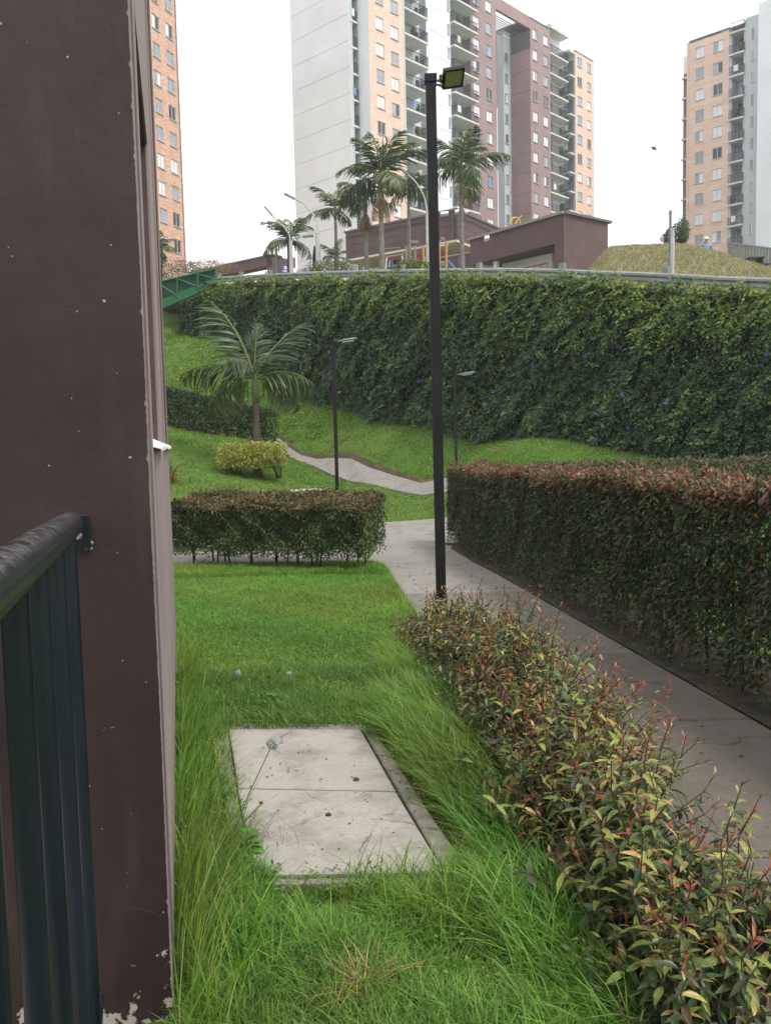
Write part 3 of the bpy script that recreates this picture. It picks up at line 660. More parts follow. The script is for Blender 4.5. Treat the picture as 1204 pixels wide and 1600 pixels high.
MB().wallbox(Q2, -nq, 1.5, -.02, .2, gq-3, zq).build('wall', M['grey'], rt)
MB().wallbox(Q1 - nq*4, nq, 3.98, -.01, .25, gq-3, zq-.03).build('wall', M['grey'], rt)
MB().wallbox(Q0 - nq*4.2, fD, LQ+L12, 0, .3, gq-3, zq-.05).build('wall', M['greyd'], rt)
zf = [z - .9 for z in rB] + [rB[-1] + ST - .9]
balconies(rt, Q1 - nq*1.48 + fD*.05, fD, L12-.1, 1.9, zf, left=False)
for z in zf[:-1]: MB().wallbox(Q1 - nq*1.5 + fD*.5, fD, L12*.5, .03, 0, z+.05, z+2.1).build('balcony_door', M[random.choice(('glassm', 'glassd', 'glassw'))], rt)
cN = span(Q0, fD, 1172.5, 1177, 110); cN = (cN[0] - Ld(Q0, Q2), cN[1] - Ld(Q0, Q2)); L23 = Ld(Q2, Q3)
rN = [z - .1 for z in rows_from(hit(Q0, fD, 1175), 1175, 127, gq+1, zq-1)]
ops = windows(rt, Q2, fD, L23, [cN], [rN], 1.1, look=lambda: random.choices((2, 1), (1, 1))[0]); facade(rt, 'wall', Q2, fD, L23, gq-3, zq2, ops, M['grey'])
Q3o = Q3 + nq*.6; zq3 = zat(Q3o, 1190, 5); MB().wallbox(Q3o, fD, 16, 0, 8, gq-3, zq3).build('white_block', M['white'], rt)
MB().wallbox(Q0, -nq, 9, -.02, .3, gq-3, zq).build('wall', M['peach'], rt)
bq = -nq; Qb = hit(Q0 + bq*2.2, -fD, 1067); MB().wallbox(Qb, fD, Ld(Qb, Q0 + bq*2.2), 0, .3, gq-3, zq-.6).build('wall', M['greyd'], rt)
MB().wallbox(Qb, fD, Ld(Qb, Q0 + bq*2.2), .05, 0, zq-2.6, zq-.6).build('wall_top', M['white'], rt)
for z in rA: MB().wallbox(Qb - fD*.1, fD, Ld(Qb, Q0 + bq*2.2)+.05, .35, 0, z-1.1, z-.9).build('balcony', M['slabw'], rt)
roofslab(rt, [Q0, Q2, Q2+bq*9, Q0+bq*9], zq+.05, M['roof'])

# ---- clubhouse (brown, overhanging upper block) and the boxy brown building in front of it
def lowbox(parent, P, d, L, out, inn, z0, z1, name, m): return MB().wallbox(P, d, L, out, inn, z0, z1).build(name, m, parent)
cl, cr = -D2(-54.3), D2(33.5)
K0 = W(712, 328, 58)[:2]; KL = hit(K0, -cl, 539.5, 360); KR = K0 + cr*14
zt, zbm = zat(K0, 712, 328.5), zat(K0, 712, 374); zgc = 11.4
ch = thing('clubhouse', (*K0, zgc), 'low brown clubhouse with an overhanging upper block behind the palms and playground', 'building')
LK = Ld(KL, K0)
for i in range(4): lowbox(ch, KL + cl*.0, cl, LK, .0, .25, zbm + (zt-zbm)*i/4 + .012, zbm + (zt-zbm)*(i+1)/4 - .012, 'wall_panel', M['brown'])
for i in range(4): lowbox(ch, K0, cr, 14, .0, .25, zbm + (zt-zbm)*i/4 + .012, zbm + (zt-zbm)*(i+1)/4 - .012, 'wall_panel', M['brown'])
nl = np.array([cl[1], -cl[0]]); nr_ = np.array([cr[1], -cr[0]])
lowbox(ch, KL, cl, LK, -.02, .3, zbm, zt-.05, 'wall', M['roof']); lowbox(ch, K0, cr, 14, -.02, .3, zbm, zt-.05, 'wall', M['roof'])
MB().wallbox(KL - cl*.1, cl, LK+.2, .08, .4, zt, zt+.14).build('coping', M['roof'], ch); MB().wallbox(K0, cr, 14, .08, .4, zt+.002, zt+.142).build('coping', M['roof'], ch)
roofslab(ch, [KL, K0, KR, KL+cr*14], zt-.3, M['roof']); MB().prism([KL, K0, KR, KL+cr*14], zbm, .15).build('soffit', M['cream'], ch)
back = K0 - nl*3.5 - nr_*2.2
Lb_ = LK - 3.0
lowbox(ch, KL - nl*2.2 + cl*2.2, cl, Lb_, 0, .2, zgc-3, zbm-.15, 'ground_floor_wall', M['cream'])
for i in range(7): lowbox(ch, KL - nl*2.2 + cl*(3.6 + i*1.85), cl, 1.7, .06, 0, zgc+.1, zbm-.35, 'glazed_panel', M['glassm' if i % 3 else 'glassd'])
lowbox(ch, KL - nl*2.0 + cl*2.2, cl, .9, .15, 0, zgc-2, zbm-.16, 'door', M['reveal'])
lowbox(ch, K0 - nr_*2.4 + cr*1.0, cr, 11, 0, .2, zgc-3, zbm-.15, 'ground_floor_wall', M['cream'])
# low parapet wall in front of it
W0 = hit(KL + nl*3.2, cl, 548, 427); Wl = Ld(W0, hit(W0, cl, 738, 398)); zwp = zat(hit(W0, cl, 640, 412), 640, 412)
pw = thing('parapet_wall', (*W0, zwp-2), 'low brown parapet wall with a pale coping between clubhouse and playground', 'wall')
lowbox(pw, W0, cl, Wl, 0, .2, zwp-3, zwp, 'wall', M['brown']); MB().wallbox(W0 - cl*.03, cl, Wl+.06, .05, .25, zwp, zwp+.1).build('coping', M['kerb'], pw)

pl, pr = -D2(-38.2), D2(53)
X0 = W(880, 334, 46)[:2]; XL = hit(X0, -pl, 734, 373); XR = hit(X0, pr, 949, 349); zt2 = zat(X0, 880, 334); zb2 = zat(X0, 880, 436) - .6
bx = thing('portal_building', (*X0, zb2), 'boxy brown building with a wide opening onto a white ramp, beside the mound', 'building')
LX = Ld(XL, X0); nX = np.array([pl[1], -pl[0]]); sO0, sO1 = [float((hit(XL, pl, x, 400) - XL) @ pl) for x in (739.5, 866)]
zO = zat(XL + pl*sO1, 866, 381)
mb = MB().wallbox(XL, pl, LX, 0, .35, zO, zt2).wallbox(XL + pl*sO1, pl, LX-sO1, -.001, .35, zb2, zO-.0).wallbox(XL, pl, sO0, -.001, .35, zb2, zO); mb.build('front_wall', M['brown'], bx)
LXR = Ld(X0, XR); MB().wallbox(X0, pr, LXR, 0, .35, zb2-1, zt2).build('side_wall', M['brown'], bx)
MB().wallbox(XL - pl*.15, pl, LX+.2, .15, .4, zt2, zt2+.13).build('coping', M['wood'], bx); MB().wallbox(X0, pr, LXR+.2, .15, .4, zt2+.002, zt2+.132).build('coping', M['roof'], bx)
roofslab(bx, [XL - nX*.4, X0 - nX*.4, XR, XL + pr*LXR], zt2-.15, M['roof']); MB().prism([XL - nX*.4, X0 - nX*.4, XR, XL + pr*LXR], zO+.25, .1).build('ceiling', M['roof'], bx)
sM = [float((hit(XL, pl, x, 410) - XL) @ pl) for x in (741, 770, 775, 783)]
qi0, qi1 = hit(XL - nX*1.6, pl, 739, 410), hit(XL - nX*1.6, pl, 771, 410); MB().wallbox(qi0, pl, Ld(qi0, qi1), 0, .2, zb2, zO-.01).build('inner_wall', M['grey'], bx)
qi0, qi1 = hit(XL - nX*.4, pl, 770, 410), hit(XL - nX*.4, pl, 775.5, 410); MB().wallbox(qi0, pl, Ld(qi0, qi1), 0, .2, zb2, zO-.002).build('pillar', M['white'], bx)
qi0, qi1 = hit(XL - nX*4.2, pl, 768, 410), hit(XL - nX*4.2, pl, 880, 410); MB().wallbox(qi0, pl, Ld(qi0, qi1), 0, .2, zb2, zO+.3).build('inner_wall', M['roof'], bx)
A = hit(XL - nX*1.4, pl, 784, 410); B = hit(XL - nX*1.4, pl, 861.5, 400); zr0, zr1 = zat(A, 786, 412), zat(B, 861, 395.5)
rw = MB(); rw.add([(*A, zb2), (*B, zb2), (*B, zr1), (*A, zr0), (*(A-nX*.2), zb2), (*(B-nX*.2), zb2), (*(B-nX*.2), zr1), (*(A-nX*.2), zr0)], [(0, 1, 2, 3), (7, 6, 5, 4), (3, 2, 6, 7), (1, 5, 6, 2), (0, 3, 7, 4)])
rw.build('ramp_wall', M['signw'], bx)
A2, B2 = A + nX*.35, B + nX*.35; hr = MB(); zh0, zh1 = zat(A2, 786, 427) , zat(B2, 861, 411)
hr.tube([(*A2, zh0), (*B2, zh1)], .035, 6).tube([(*A2, zh0-.75), (*B2, zh1-.75)], .03, 6)
for i in range(9): q = A2 + (B2-A2)*i/8; z = zh0 + (zh1-zh0)*i/8; hr.tube([(*q, z-.95), (*q, z)], .02, 5)
hr.build('ramp_handrail', M['red'], bx)
bo = thing('play_wheel', W(807, 344, 66), 'yellow and red play wheel rising behind the portal building roof', 'play equipment')
c = W(805, 348.5, 66); wz = MB(); ring = [(c[0] + .42*math.cos(t)*.9, c[1] + .2*math.cos(t), c[2] + .42*math.sin(t)) for t in np.linspace(0, 2*math.pi, 25)]
wz.tube(ring, .055, 6, False).build('hoop', M['yellow'], bo); MB().tube([(c[0]-.2, c[1], c[2]-3), (c[0], c[1], c[2])], .06, 6).tube([(c[0], c[1], c[2]), (c[0]+.45, c[1], c[2]+.55)], .05, 6).build('support_post', M['yellow'], bo); MB().tube([(c[0]-.7, c[1], c[2]-.35), (c[0]-.2, c[1], c[2]-.2)], .1, 6).build('grip', M['red'], bo)

# ---- beam portal far left
gl = -D2(-52); B1 = W(424.5, 399, 60)[:2]; B0 = hit(B1, -gl, 296, 412); zt3 = zat(B1, 424.5, 399); zb3 = zat(B1, 424.5, 414)
gp = thing('gate_portal', (*B1, 12), 'long brown portal beam on a leg beside the upper road', 'gateway')
LG = Ld(B0, B1); MB().wallbox(B0, gl, LG, 0, .9, zb3, zt3).build('beam', M['brown'], gp); MB().wallbox(B1 + gl*.001, D2(38), 1.6, .001, .5, 10, zt3).build('leg', M['brown'], gp)
MB().wallbox(B0 - gl*.1, gl, LG+.2, .06, .95, zt3, zt3+.1).build('coping', M['roof'], gp)

# ---- grass mound at the right
mx = []; nU, nV = 60, 26
foot = [(905, 438, 27), (950, 439, 27.5), (1030, 446, 27.6), (1110, 452, 27), (1204, 460, 25.5), (1320, 470, 23.5)]
crest = [(905, 436, 35), (930, 408, 35), (950, 384.5, 35.5), (1000, 382, 35.5), (1060, 380.5, 35.5), (1085, 383, 35.5), (1112, 390, 35.2), (1150, 402, 34.6), (1204, 419, 33.5), (1320, 450, 32)]
fp = np.array([W(*q) for q in foot]); cp = np.array([W(*q) for q in crest]); fu = np.array([q[0] for q in foot]); cu = np.array([q[0] for q in crest])
us = np.linspace(905, 1320, nU); Fo = np.stack([np.interp(us, fu, fp[:, k]) for k in range(3)], 1); Cr = np.stack([np.interp(us, cu, cp[:, k]) for k in range(3)], 1)
Fo[:, 2] -= .5; rowsM = []
for v in np.linspace(0, 1, nV):
    q = Fo*(1-v) + Cr*v; q[:, 2] = Fo[:, 2] + (Cr[:, 2]-Fo[:, 2])*(v**.85) + .10*np.sin(us*.13 + 5*v)*np.sin(math.pi*v) + .05*np.sin(us*.41 + 17*v)*np.sin(math.pi*v); rowsM.append(q)
for v in (.12, .3, .6): q = Cr + np.array([0, 12.0, 0])*v; q[:, 2] = Cr[:, 2] - .6*v - 1.5*v*v; rowsM.append(q)
Vm = np.stack(rowsM); T = []
for j in range(len(rowsM)-1): a = np.arange(nU-1) + j*nU; T += [np.stack([a, a+1, a+nU+1], 1), np.stack([a, a+nU+1, a+nU], 1)]
tag(link('mound', tri_mesh('mound', Vm.reshape(-1, 3), np.concatenate(T), None, M['dry'])), kind='structure')
N = 26000; ii = rng.uniform(0, nU-1.01, N); jj = rng.uniform(0, nV-1.01, N); i0 = ii.astype(int); j0 = jj.astype(int); fi = (ii-i0)[:, None]; fj = (jj-j0)[:, None]
pm_ = Vm[j0, i0]*(1-fi)*(1-fj) + Vm[j0, i0+1]*fi*(1-fj) + Vm[j0+1, i0]*(1-fi)*fj + Vm[j0+1, i0+1]*fi*fj
V, T, C = blade_arrays(pm_, rng.uniform(.04, .11, N), rng.uniform(.015, .03, N), rng.uniform(0, 6.28, N), rng.uniform(.3, 1.4, N), vary((.255, .24, .12), N, .08, .2))
tag(link('dry_grass', tri_mesh('dry_grass', V, T, C, M['grass'])), 'dry yellowish grass growing on the mound', 'grass', kind='stuff')
hzm = bpy.data.materials.new('haze'); hzm.use_nodes = True; hzt = hzm.node_tree; hzt.nodes.clear()
hv = hzt.nodes.new('ShaderNodeVolumePrincipled'); hv.inputs['Color'].default_value = (.95, .96, 1, 1); hv.inputs['Density'].default_value = .0008; hv.inputs['Anisotropy'].default_value = 0.2
ho_ = hzt.nodes.new('ShaderNodeOutputMaterial'); hzt.links.new(hv.outputs[0], ho_.inputs['Volume'])
tag(MB().box(-330, 330, -330, 330, -3.6, max(Zroof+6, zq3+4, ztop+4)).build('haze', hzm), kind='stuff')
# ------------------------------------------------------------------ retaining wall, vine, guardrail
ww = thing('retaining_wall', WL[6], 'concrete retaining wall carrying the upper road, almost hidden by the vine', 'wall')
mb = MB(); sp = np.linspace(0, 1, 60); tp = wall_at(sp); dn = unit(np.gradient(tp[:, :2], axis=0)); wn_ = np.stack([dn[:, 1], -dn[:, 0]], 1); wn_ *= -np.sign(wn_[:, 1:2])   # outward, to the camera
bz = TZ(tp[:, 0], tp[:, 1]) - .6
for i in range(59):
    a, b = tp[i], tp[i+1]; ab, bb = a[:2]-wn_[i]*.3, b[:2]-wn_[i+1]*.3
    mb.add([(a[0], a[1], bz[i]), (b[0], b[1], bz[i+1]), (b[0], b[1], b[2]), (a[0], a[1], a[2]), (*ab, a[2]), (*bb, b[2])], [(0, 1, 2, 3), (3, 2, 5, 4)])
mb.build('wall', M['kerb'], ww)
def snoise(x, y, f=1.0, ph=0.0):
    return (np.sin(x*1.7*f + 1.9*np.sin(y*1.1*f + ph)) + np.sin(y*2.3*f + 1.3*np.sin(x*2.9*f + 2*ph)) + .6*np.sin((x+y)*4.7*f + ph))/2.6
vine = thing('climbing_vine', WL[6], 'dense dark green climbing vine with small purple flowers covering the whole retaining wall', 'vine')
def wl_frames(s):
    f = np.clip(s, 0, 1)*59; i = np.clip(f.astype(int), 0, 58); k = (f-i)[:, None]
    return tp[i]*(1-k) + tp[i+1]*k, unit(np.c_[wn_[i]*(1-k) + wn_[i+1]*k, np.zeros(len(s))]), bz[i]*(1-k[:, 0]) + bz[i+1]*k[:, 0] + .6
sl = np.r_[0, np.cumsum(np.linalg.norm(np.diff(tp[:, :2], axis=0), axis=1))]
def vine_pts(N, zlo=0, zhi=1.0):
    a = rng.uniform(0, sl[-1] + .6, N); s = np.interp(np.minimum(a, sl[-1]), sl, sp); T, n, b = wl_frames(s); hf = rng.uniform(zlo, zhi, N)
    H = T[:, 2] - b; z = b + H*hf; over = np.maximum(a - sl[-1], 0)
    bul = .16 + .22*snoise(a*.9, z*1.1, 1.2) + .14*snoise(a*2.1, z*2.0, 1.6, 2.) + .14*(1-hf)**3
    q = T.copy(); q[:, 2] = z; q += n*np.maximum(bul, .03)[:, None]; e = dn[-1]; q[:, 0] += e[0]*over*np.sqrt(np.maximum(0, hf)); q[:, 1] += e[1]*over
    return q, n, hf, a, z
NS, KL_ = 12000, 9
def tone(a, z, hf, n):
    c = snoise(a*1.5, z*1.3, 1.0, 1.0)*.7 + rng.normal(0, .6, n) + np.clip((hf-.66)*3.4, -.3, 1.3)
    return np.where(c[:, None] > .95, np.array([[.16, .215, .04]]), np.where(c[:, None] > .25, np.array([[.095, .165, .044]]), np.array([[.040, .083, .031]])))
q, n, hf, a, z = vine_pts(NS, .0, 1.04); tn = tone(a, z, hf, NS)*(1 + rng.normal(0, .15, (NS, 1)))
lat = np.stack([-n[:, 1], n[:, 0], n[:, 2]*0], 1); stv = n*rng.uniform(.02, .30, (NS, 1)) + lat*rng.normal(0, .16, (NS, 1)) + np.array([0, 0, -1.0])*rng.uniform(.08, .48, (NS, 1)); stv[:, 2] += (hf > .97)*rng.uniform(.1, .5, NS)
szv = rng.uniform(.55, 1.45, NS)*(1 + .3*snoise(a*.7, z*.6, 1., 5.)); k_ = np.tile(np.arange(KL_)/(KL_-1), NS)[:, None]; rp = lambda x: np.repeat(x, KL_, 0); sgn = np.tile(np.where(np.arange(KL_) % 2, 1., -1.), NS)[:, None]; NL = NS*KL_
P_ = rp(q) + rp(stv)*k_ + rp(n)*np.sin(k_*2.6)*.06 + rng.normal(0, .012, (NL, 3)); P_[:, 2] = np.maximum(P_[:, 2], rp(z*0 + (z - hf*1.0*0)*0) + TZ(P_[:, 0], P_[:, 1]) + .02)
D_ = rp(lat)*sgn*.8 + rp(n)*.45 + np.array([0, 0, -.35]) + rng.normal(0, .3, (NL, 3)); N_ = rp(n)*.75 + np.array([0, 0, .85]) + rng.normal(0, .35, (NL, 3))
V, T, C = leaf_arrays(P_, D_, N_, rng.uniform(.08, .15, NL)*(1-.35*k_[:, 0])*rp(szv), rng.uniform(.055, .10, NL)*(1-.35*k_[:, 0])*rp(szv), np.clip(rp(tn)*(1 + rng.normal(0, .2, (NL, 1)) + .25*k_), .004, .6), hi=False, fold=.18)
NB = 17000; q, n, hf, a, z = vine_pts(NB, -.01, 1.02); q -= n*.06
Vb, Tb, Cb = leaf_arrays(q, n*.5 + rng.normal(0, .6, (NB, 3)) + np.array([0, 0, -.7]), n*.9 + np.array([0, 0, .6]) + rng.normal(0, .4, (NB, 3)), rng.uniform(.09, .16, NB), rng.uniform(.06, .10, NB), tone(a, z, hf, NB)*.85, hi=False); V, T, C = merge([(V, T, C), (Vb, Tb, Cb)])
n2 = 2600; q2, nn, hf2, a2, z2 = vine_pts(n2, .97, 1.0); q2[:, 2] += np.abs(rng.normal(0, .16, n2))*(snoise(a2*3, a2, 1.) > 0); q2 += -nn*rng.uniform(0, .3, (n2, 1))
V2, T2, C2 = leaf_arrays(q2, rng.normal(0, 1, (n2, 3)) + np.array([0, 0, .4]), rng.normal(0, .5, (n2, 3)) + np.array([0, 0, 1.0]), rng.uniform(.07, .12, n2), rng.uniform(.05, .08, n2), vary((.14, .18, .035), n2), hi=False)
V, T, C = merge([(V, T, C), (V2, T2, C2)])
o = link('foliage', tri_mesh('foliage', V - np.array(vine.location), T, C, M['waxy']), vine); tag(o, kind='stuff')
sq, sn3, sh_, _, _ = vine_pts(70, .25, 1.0); vs_ = MB()
for i in range(70):
    p = sq[i] + sn3[i]*.10; d = np.array([random.uniform(-.4, .4), random.uniform(-.2, .2), 0]); vs_.tube([p, p + d*.4 + sn3[i]*.10 - (0, 0, .3), p + d + sn3[i]*.05 - (0, 0, random.uniform(.6, 1.1))], [.008, .007, .004], 4, False)
tag(vs_.build('hanging_stems', M['stem'], vine), kind='stuff')
fm = MB()
for k in range(5):
    t = k*1.2566; fm.add([(0, 0, 0), (.05*math.cos(t-.45), -.02, .05*math.sin(t-.45)), (.075*math.cos(t), -.035, .075*math.sin(t)), (.05*math.cos(t+.45), -.02, .05*math.sin(t+.45))], [(0, 1, 2, 3)])
M['petal'] = paint('purple_petal', (.20, .15, .42), .6, 10, .2); fme = fm.mesh('flower', M['petal'])
fq, fn, fh, _, _ = vine_pts(70, .10, .72)
for i in range(70):
    for k in range(2 if i % 3 == 0 else 1):
        c = fq[i] + fn[i]*.24 + rng.normal(0, .07, 3)*(k > 0) - np.array(vine.location); link('flower', fme, vine, c, (random.uniform(-.5, .5), random.random()*6, random.uniform(-.6, .6)), (random.uniform(.6, .95),)*3)
M['core'] = paint('painted_stem_shade', (.016, .020, .012), .95, 3, .3)  # near-black sheet behind the vine, shade between its leaves put into the colour
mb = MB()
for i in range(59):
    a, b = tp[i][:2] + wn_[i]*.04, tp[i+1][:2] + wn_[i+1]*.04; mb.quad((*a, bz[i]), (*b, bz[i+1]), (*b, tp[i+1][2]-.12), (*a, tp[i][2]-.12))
mb.build('stem_shade_sheet', M['core'], vine)

gr = thing('guardrail', WL[5], 'galvanised steel guardrail on posts along the top of the vine wall', 'guardrail')
tp2 = tp.copy(); tp2[:, :2] -= wn_*.22
prof = [(0, .06), (.05, .10), (.05, .15), (0, .19), (.05, .23), (.05, .28), (0, .32)]
mb = MB(); rowsv = []
for i in range(60): rowsv.append([(tp2[i][0] + wn_[i][0]*p, tp2[i][1] + wn_[i][1]*p, tp2[i][2] + h + .06) for p, h in prof])
k = len(prof); mb.add([v for r in rowsv for v in r], [(i*k+j, (i+1)*k+j, (i+1)*k+j+1, i*k+j+1) for i in range(59) for j in range(k-1)]); mb.build('rail_beam', M['galv'], gr)
for px in (1300, 1202, 1030, 868, 737, 620, 541, 470, 412, 368, 335):
    f = np.interp(-px, [-w[0] for w in wallpx], np.linspace(0, 1, len(wallpx))); T_, n_, b_ = wl_frames(np.array([f])); c = T_[0] - n_[0]*.22
    m = MB(); d2 = np.array([n_[0][1], -n_[0][0]]); m.obox((c[0]-n_[0][0]*.09, c[1]-n_[0][1]*.09, c[2]+.14), (d2[0]*.085, d2[1]*.085, 0), (n_[0][0]*.075, n_[0][1]*.075, 0), (0, 0, .40)); m.build('post', M['galvd'], gr)

# ------------------------------------------------------------------ plants
def blob(name, c, rad, N, leaf, cols, label, cat, stems=5, group=None, hi=False, mtl='leaf', flat=0.0, base_z=None, boxy=0):
    c = np.array(c, float); zb = c[2]-rad[2] if base_z is None else base_z; t = thing(name, (c[0], c[1], zb), label, cat, group)
    u = unit(rng.normal(0, 1, (N, 3))); u = u*(1-boxy) + boxy*.92*u/np.max(np.abs(u), axis=1, keepdims=True) if boxy else u; r = rng.uniform(0, 1, N)**.28; lum = 1 + (.22 - .14*(boxy > 0))*snoise(u[:, 0]*3 + c[0], u[:, 2]*3 + u[:, 1]*2, 1.0)
    q = c + u*np.array(rad)*(r*lum)[:, None]
    if flat: q[:, 2] = np.minimum(q[:, 2], c[2] + rad[2]*flat + rng.normal(0, .02, N))
    dr = u*.7 + rng.normal(0, .6, (N, 3)); nr = u*.5 + np.array([0, 0, .8]) + rng.normal(0, .4, (N, 3)); k = rng.integers(0, len(cols), N)
    col = np.clip(np.array(cols)[k]*(1 + rng.normal(0, .22, (N, 1))), .004, .8)
    V, T, C = leaf_arrays(q, dr, nr, rng.uniform(.7, 1.25, N)*leaf, rng.uniform(.38, .55, N)*leaf, col, hi=hi)
    o = link('foliage', tri_mesh('foliage', V - np.array(t.location), T, C, M[mtl]), t); tag(o, kind='stuff')
    for i in range(stems):
        a = random.random()*6.28; f = random.uniform(.15, .6); MB().tube([(c[0]+rad[0]*.1*math.cos(a), c[1]+rad[1]*.1*math.sin(a), zb-.1), (c[0]+rad[0]*f*.6*math.cos(a), c[1]+rad[1]*f*.6*math.sin(a), c[2]-rad[2]*.2), (c[0]+rad[0]*f*math.cos(a), c[1]+rad[1]*f*math.sin(a), c[2]+rad[2]*.4)], [.02, .014, .006], 5).build('stem', M['stem'], t)
    return t
LEAF_UNIT = {}
def leaf_obj(parent, pos, dr, nr, L, Wd, key, curl=.3):
    if key not in LEAF_UNIT:
        V, T, C = leaf_arrays(np.zeros((1, 3)), np.array([[1.0, 0, 0]]), np.array([[0, 0, 1.0]]), 1.0, 1.0, np.array([key]), curl=curl, fold=.14, hi=2)
        LEAF_UNIT[key] = tri_mesh('leaf', V, T, C, M['leaf'])
    x = dr/np.linalg.norm(dr); s = np.cross(x, nr); s /= np.linalg.norm(s); zz = np.cross(s, x); o = link('leaf', LEAF_UNIT[key], parent)
    p = np.array(pos) - np.array(parent.location); y = -s
    o.matrix_local = Matrix(((x[0]*L, y[0]*Wd, zz[0]*L, p[0]), (x[1]*L, y[1]*Wd, zz[1]*L, p[1]), (x[2]*L, y[2]*Wd, zz[2]*L, p[2]), (0, 0, 0, 1)))
    return o
def quant(c): return tuple(round(float(x)/.03)*.03 + .012 for x in c)

def hedge(label, A, B, dep, ztop, zlow, N, leaf, topc, sidec, stem_step=.16, ground=None, rough=.06, lowsparse=.5, group=None, pick=0, hi_near=0.0, toptilt=0.0, mixp=(.40, .38, .07, .15), tri=None):
    """Clipped hedge: front line A->B, `dep` deep behind it."""
    A = np.array(A, float); B = np.array(B, float); d = (B-A)/np.linalg.norm(B-A); L = float(np.linalg.norm(B-A)); n = np.array([d[1], -d[0]])   # n: outward from the front
    if n @ (A + B) > 0: n = -n
    gz = ground or (lambda x, y: TZ(x, y)); t = thing('hedge', (*((A+B)/2 - n*dep/2), float(gz(*((A+B)/2))[0])), label, 'hedge', group)
    f = rng.choice(4, N, p=mixp); s = rng.uniform(0, L, N); qd = rng.uniform(0, dep, N); h = rng.uniform(0, 1, N)
    qd = np.where(f == 0, np.abs(rng.normal(0, .07, N)), qd); h = np.where(f == 1, 1 - np.abs(rng.normal(0, .06, N)), h); e = rng.random(N) < .5
    s = np.where(f == 2, np.where(e, np.abs(rng.normal(0, .06, N)), L - np.abs(rng.normal(0, .06, N))), s)
    xy = A + d*s[:, None] - n*qd[:, None]; g0 = gz(xy[:, 0], xy[:, 1]); zt_ = ztop(s/L) if callable(ztop) else g0*0 + ztop
    Hh = zt_ + toptilt*qd - g0; z = g0 + zlow*Hh + (1-zlow)*Hh*h
    sn = snoise(s*3.1, z*3.5, 1.0, .7); xy += n*(rough*sn)[:, None]*((f == 0)[:, None]); z += np.where(f == 1, rough*.9*snoise(s*2.7, qd*5, 1.0), 0) + np.where((f == 1) & (rng.random(N) < .08), rng.uniform(0, .09, N), 0)
    keep = rng.random(N) < np.clip(h*2.6 + (1-lowsparse) + .3*sn, .05, 1); P = np.c_[xy, z][keep]; f = f[keep]; h = h[keep]; qd = qd[keep]; m = len(P)
    n3 = np.array([n[0], n[1], 0]); rn = rng.normal(0, 1, (m, 3)); top = (f == 1)[:, None]
    dr = np.where(top, rn*.6 + np.array([0, 0, .55]), n3*.6 + rn*.6 + np.array([0, 0, -.45])); nr = np.where(top, rng.normal(0, .5, (m, 3)) + np.array([0, 0, 1.0]) - n3*-.3, n3*.7 + np.array([0, 0, .8]) + rng.normal(0, .45, (m, 3)))
    tf = np.clip((h - .72)/.25, 0, 1) + rng.normal(0, .16, m); use_top = (f == 1) | (tf > .85)
    ct_ = np.array(topc)[rng.integers(0, len(topc), m)]; cs_ = np.array(sidec)[rng.integers(0, len(sidec), m)]
    col = np.clip(np.where((use_top & (rng.random(m) < .85))[:, None], ct_, cs_)*(1 + rng.normal(0, .24, (m, 1))), .004, .8)
    Ls = rng.uniform(.7, 1.2, m)*leaf; Ws = Ls*rng.uniform(.36, .48, m); near = P[:, 1] < hi_near; parts = []; chosen = np.zeros(m, bool)
    if pick:
        r = P - CAM; zc = r @ cF; pxx = 602 + (r @ cR)/zc*FPX; vis = (pxx < 1215) & (pxx > 0) & (f < 2) & (h > .15); sc_ = np.where(vis, Ls/zc, 0); chosen[np.argsort(-sc_)[:pick]] = True
        for i in np.where(chosen)[0]: leaf_obj(t, P[i], dr[i], nr[i], Ls[i], Ws[i], quant(col[i]))
    for msk, hi in ((near & ~chosen, True), (~near & ~chosen, False)):
        if msk.any(): parts.append(leaf_arrays(P[msk], dr[msk], nr[msk], Ls[msk], Ws[msk], col[msk], hi=hi))
    V, T, C = merge(parts); o = link('foliage', tri_mesh('foliage', V - np.array(t.location), T, C, M['waxy']), t); tag(o, kind='stuff')
    ns = int(L/stem_step); sm = {}
    for i in range(ns):
        s0 = (i + random.uniform(.2, .8))*stem_step; q0 = random.uniform(.15, .75)*dep; p = A + d*s0 - n*q0; z0 = float(gz(p[0], p[1])[0]); k = random.randrange(5); zt0 = float(ztop(s0/L)) if callable(ztop) else ztop
        if k not in sm:
            pts = [(0, 0, -.06)] + [(random.uniform(-.035, .035), random.uniform(-.035, .035), x) for x in (.3, .6, .9)]; sm[k] = MB().tube(pts, [.016, .013, .010, .006], 5).mesh('stem', M['stem'])
        link('stem', sm[k], t, (p[0]-t.location.x, p[1]-t.location.y, z0-t.location.z), (0, 0, random.random()*6), (1, 1, max(.2, zt0-z0)))
    return t
RED = [(.29, .095, .065), (.26, .10, .065), (.36, .15, .10), (.13, .14, .05), (.20, .10, .05), (.17, .15, .05), (.10, .13, .05), (.22, .12, .08), (.11, .08, .05)]
DARK = [(0.0425, 0.0775, 0.03), (0.0325, 0.0625, 0.0275), (0.0625, 0.1025, 0.035), (0.05, 0.0875, 0.035), (0.0875, 0.1187, 0.0425), (0.1063, 0.0625, 0.035), (0.0375, 0.0725, 0.0325), (0.1375, 0.0688, 0.045), (0.075, 0.125, 0.0438)]
hx0 = lambda y: xr(y) + .09
hedge('long clipped hedge with a red leaved top along the right side of the path', (hx0(14.9), 14.9), (hx0(3.4), 3.4), .95, lambda s: 1.33 + .16*np.asarray(s) + .03*np.sin(np.asarray(s)*23.),   .05, 175000, .054, RED, DARK, .11, rough=.06, pick=260, hi_near=8, lowsparse=1.02, mixp=(.45, .38, .07, .10))
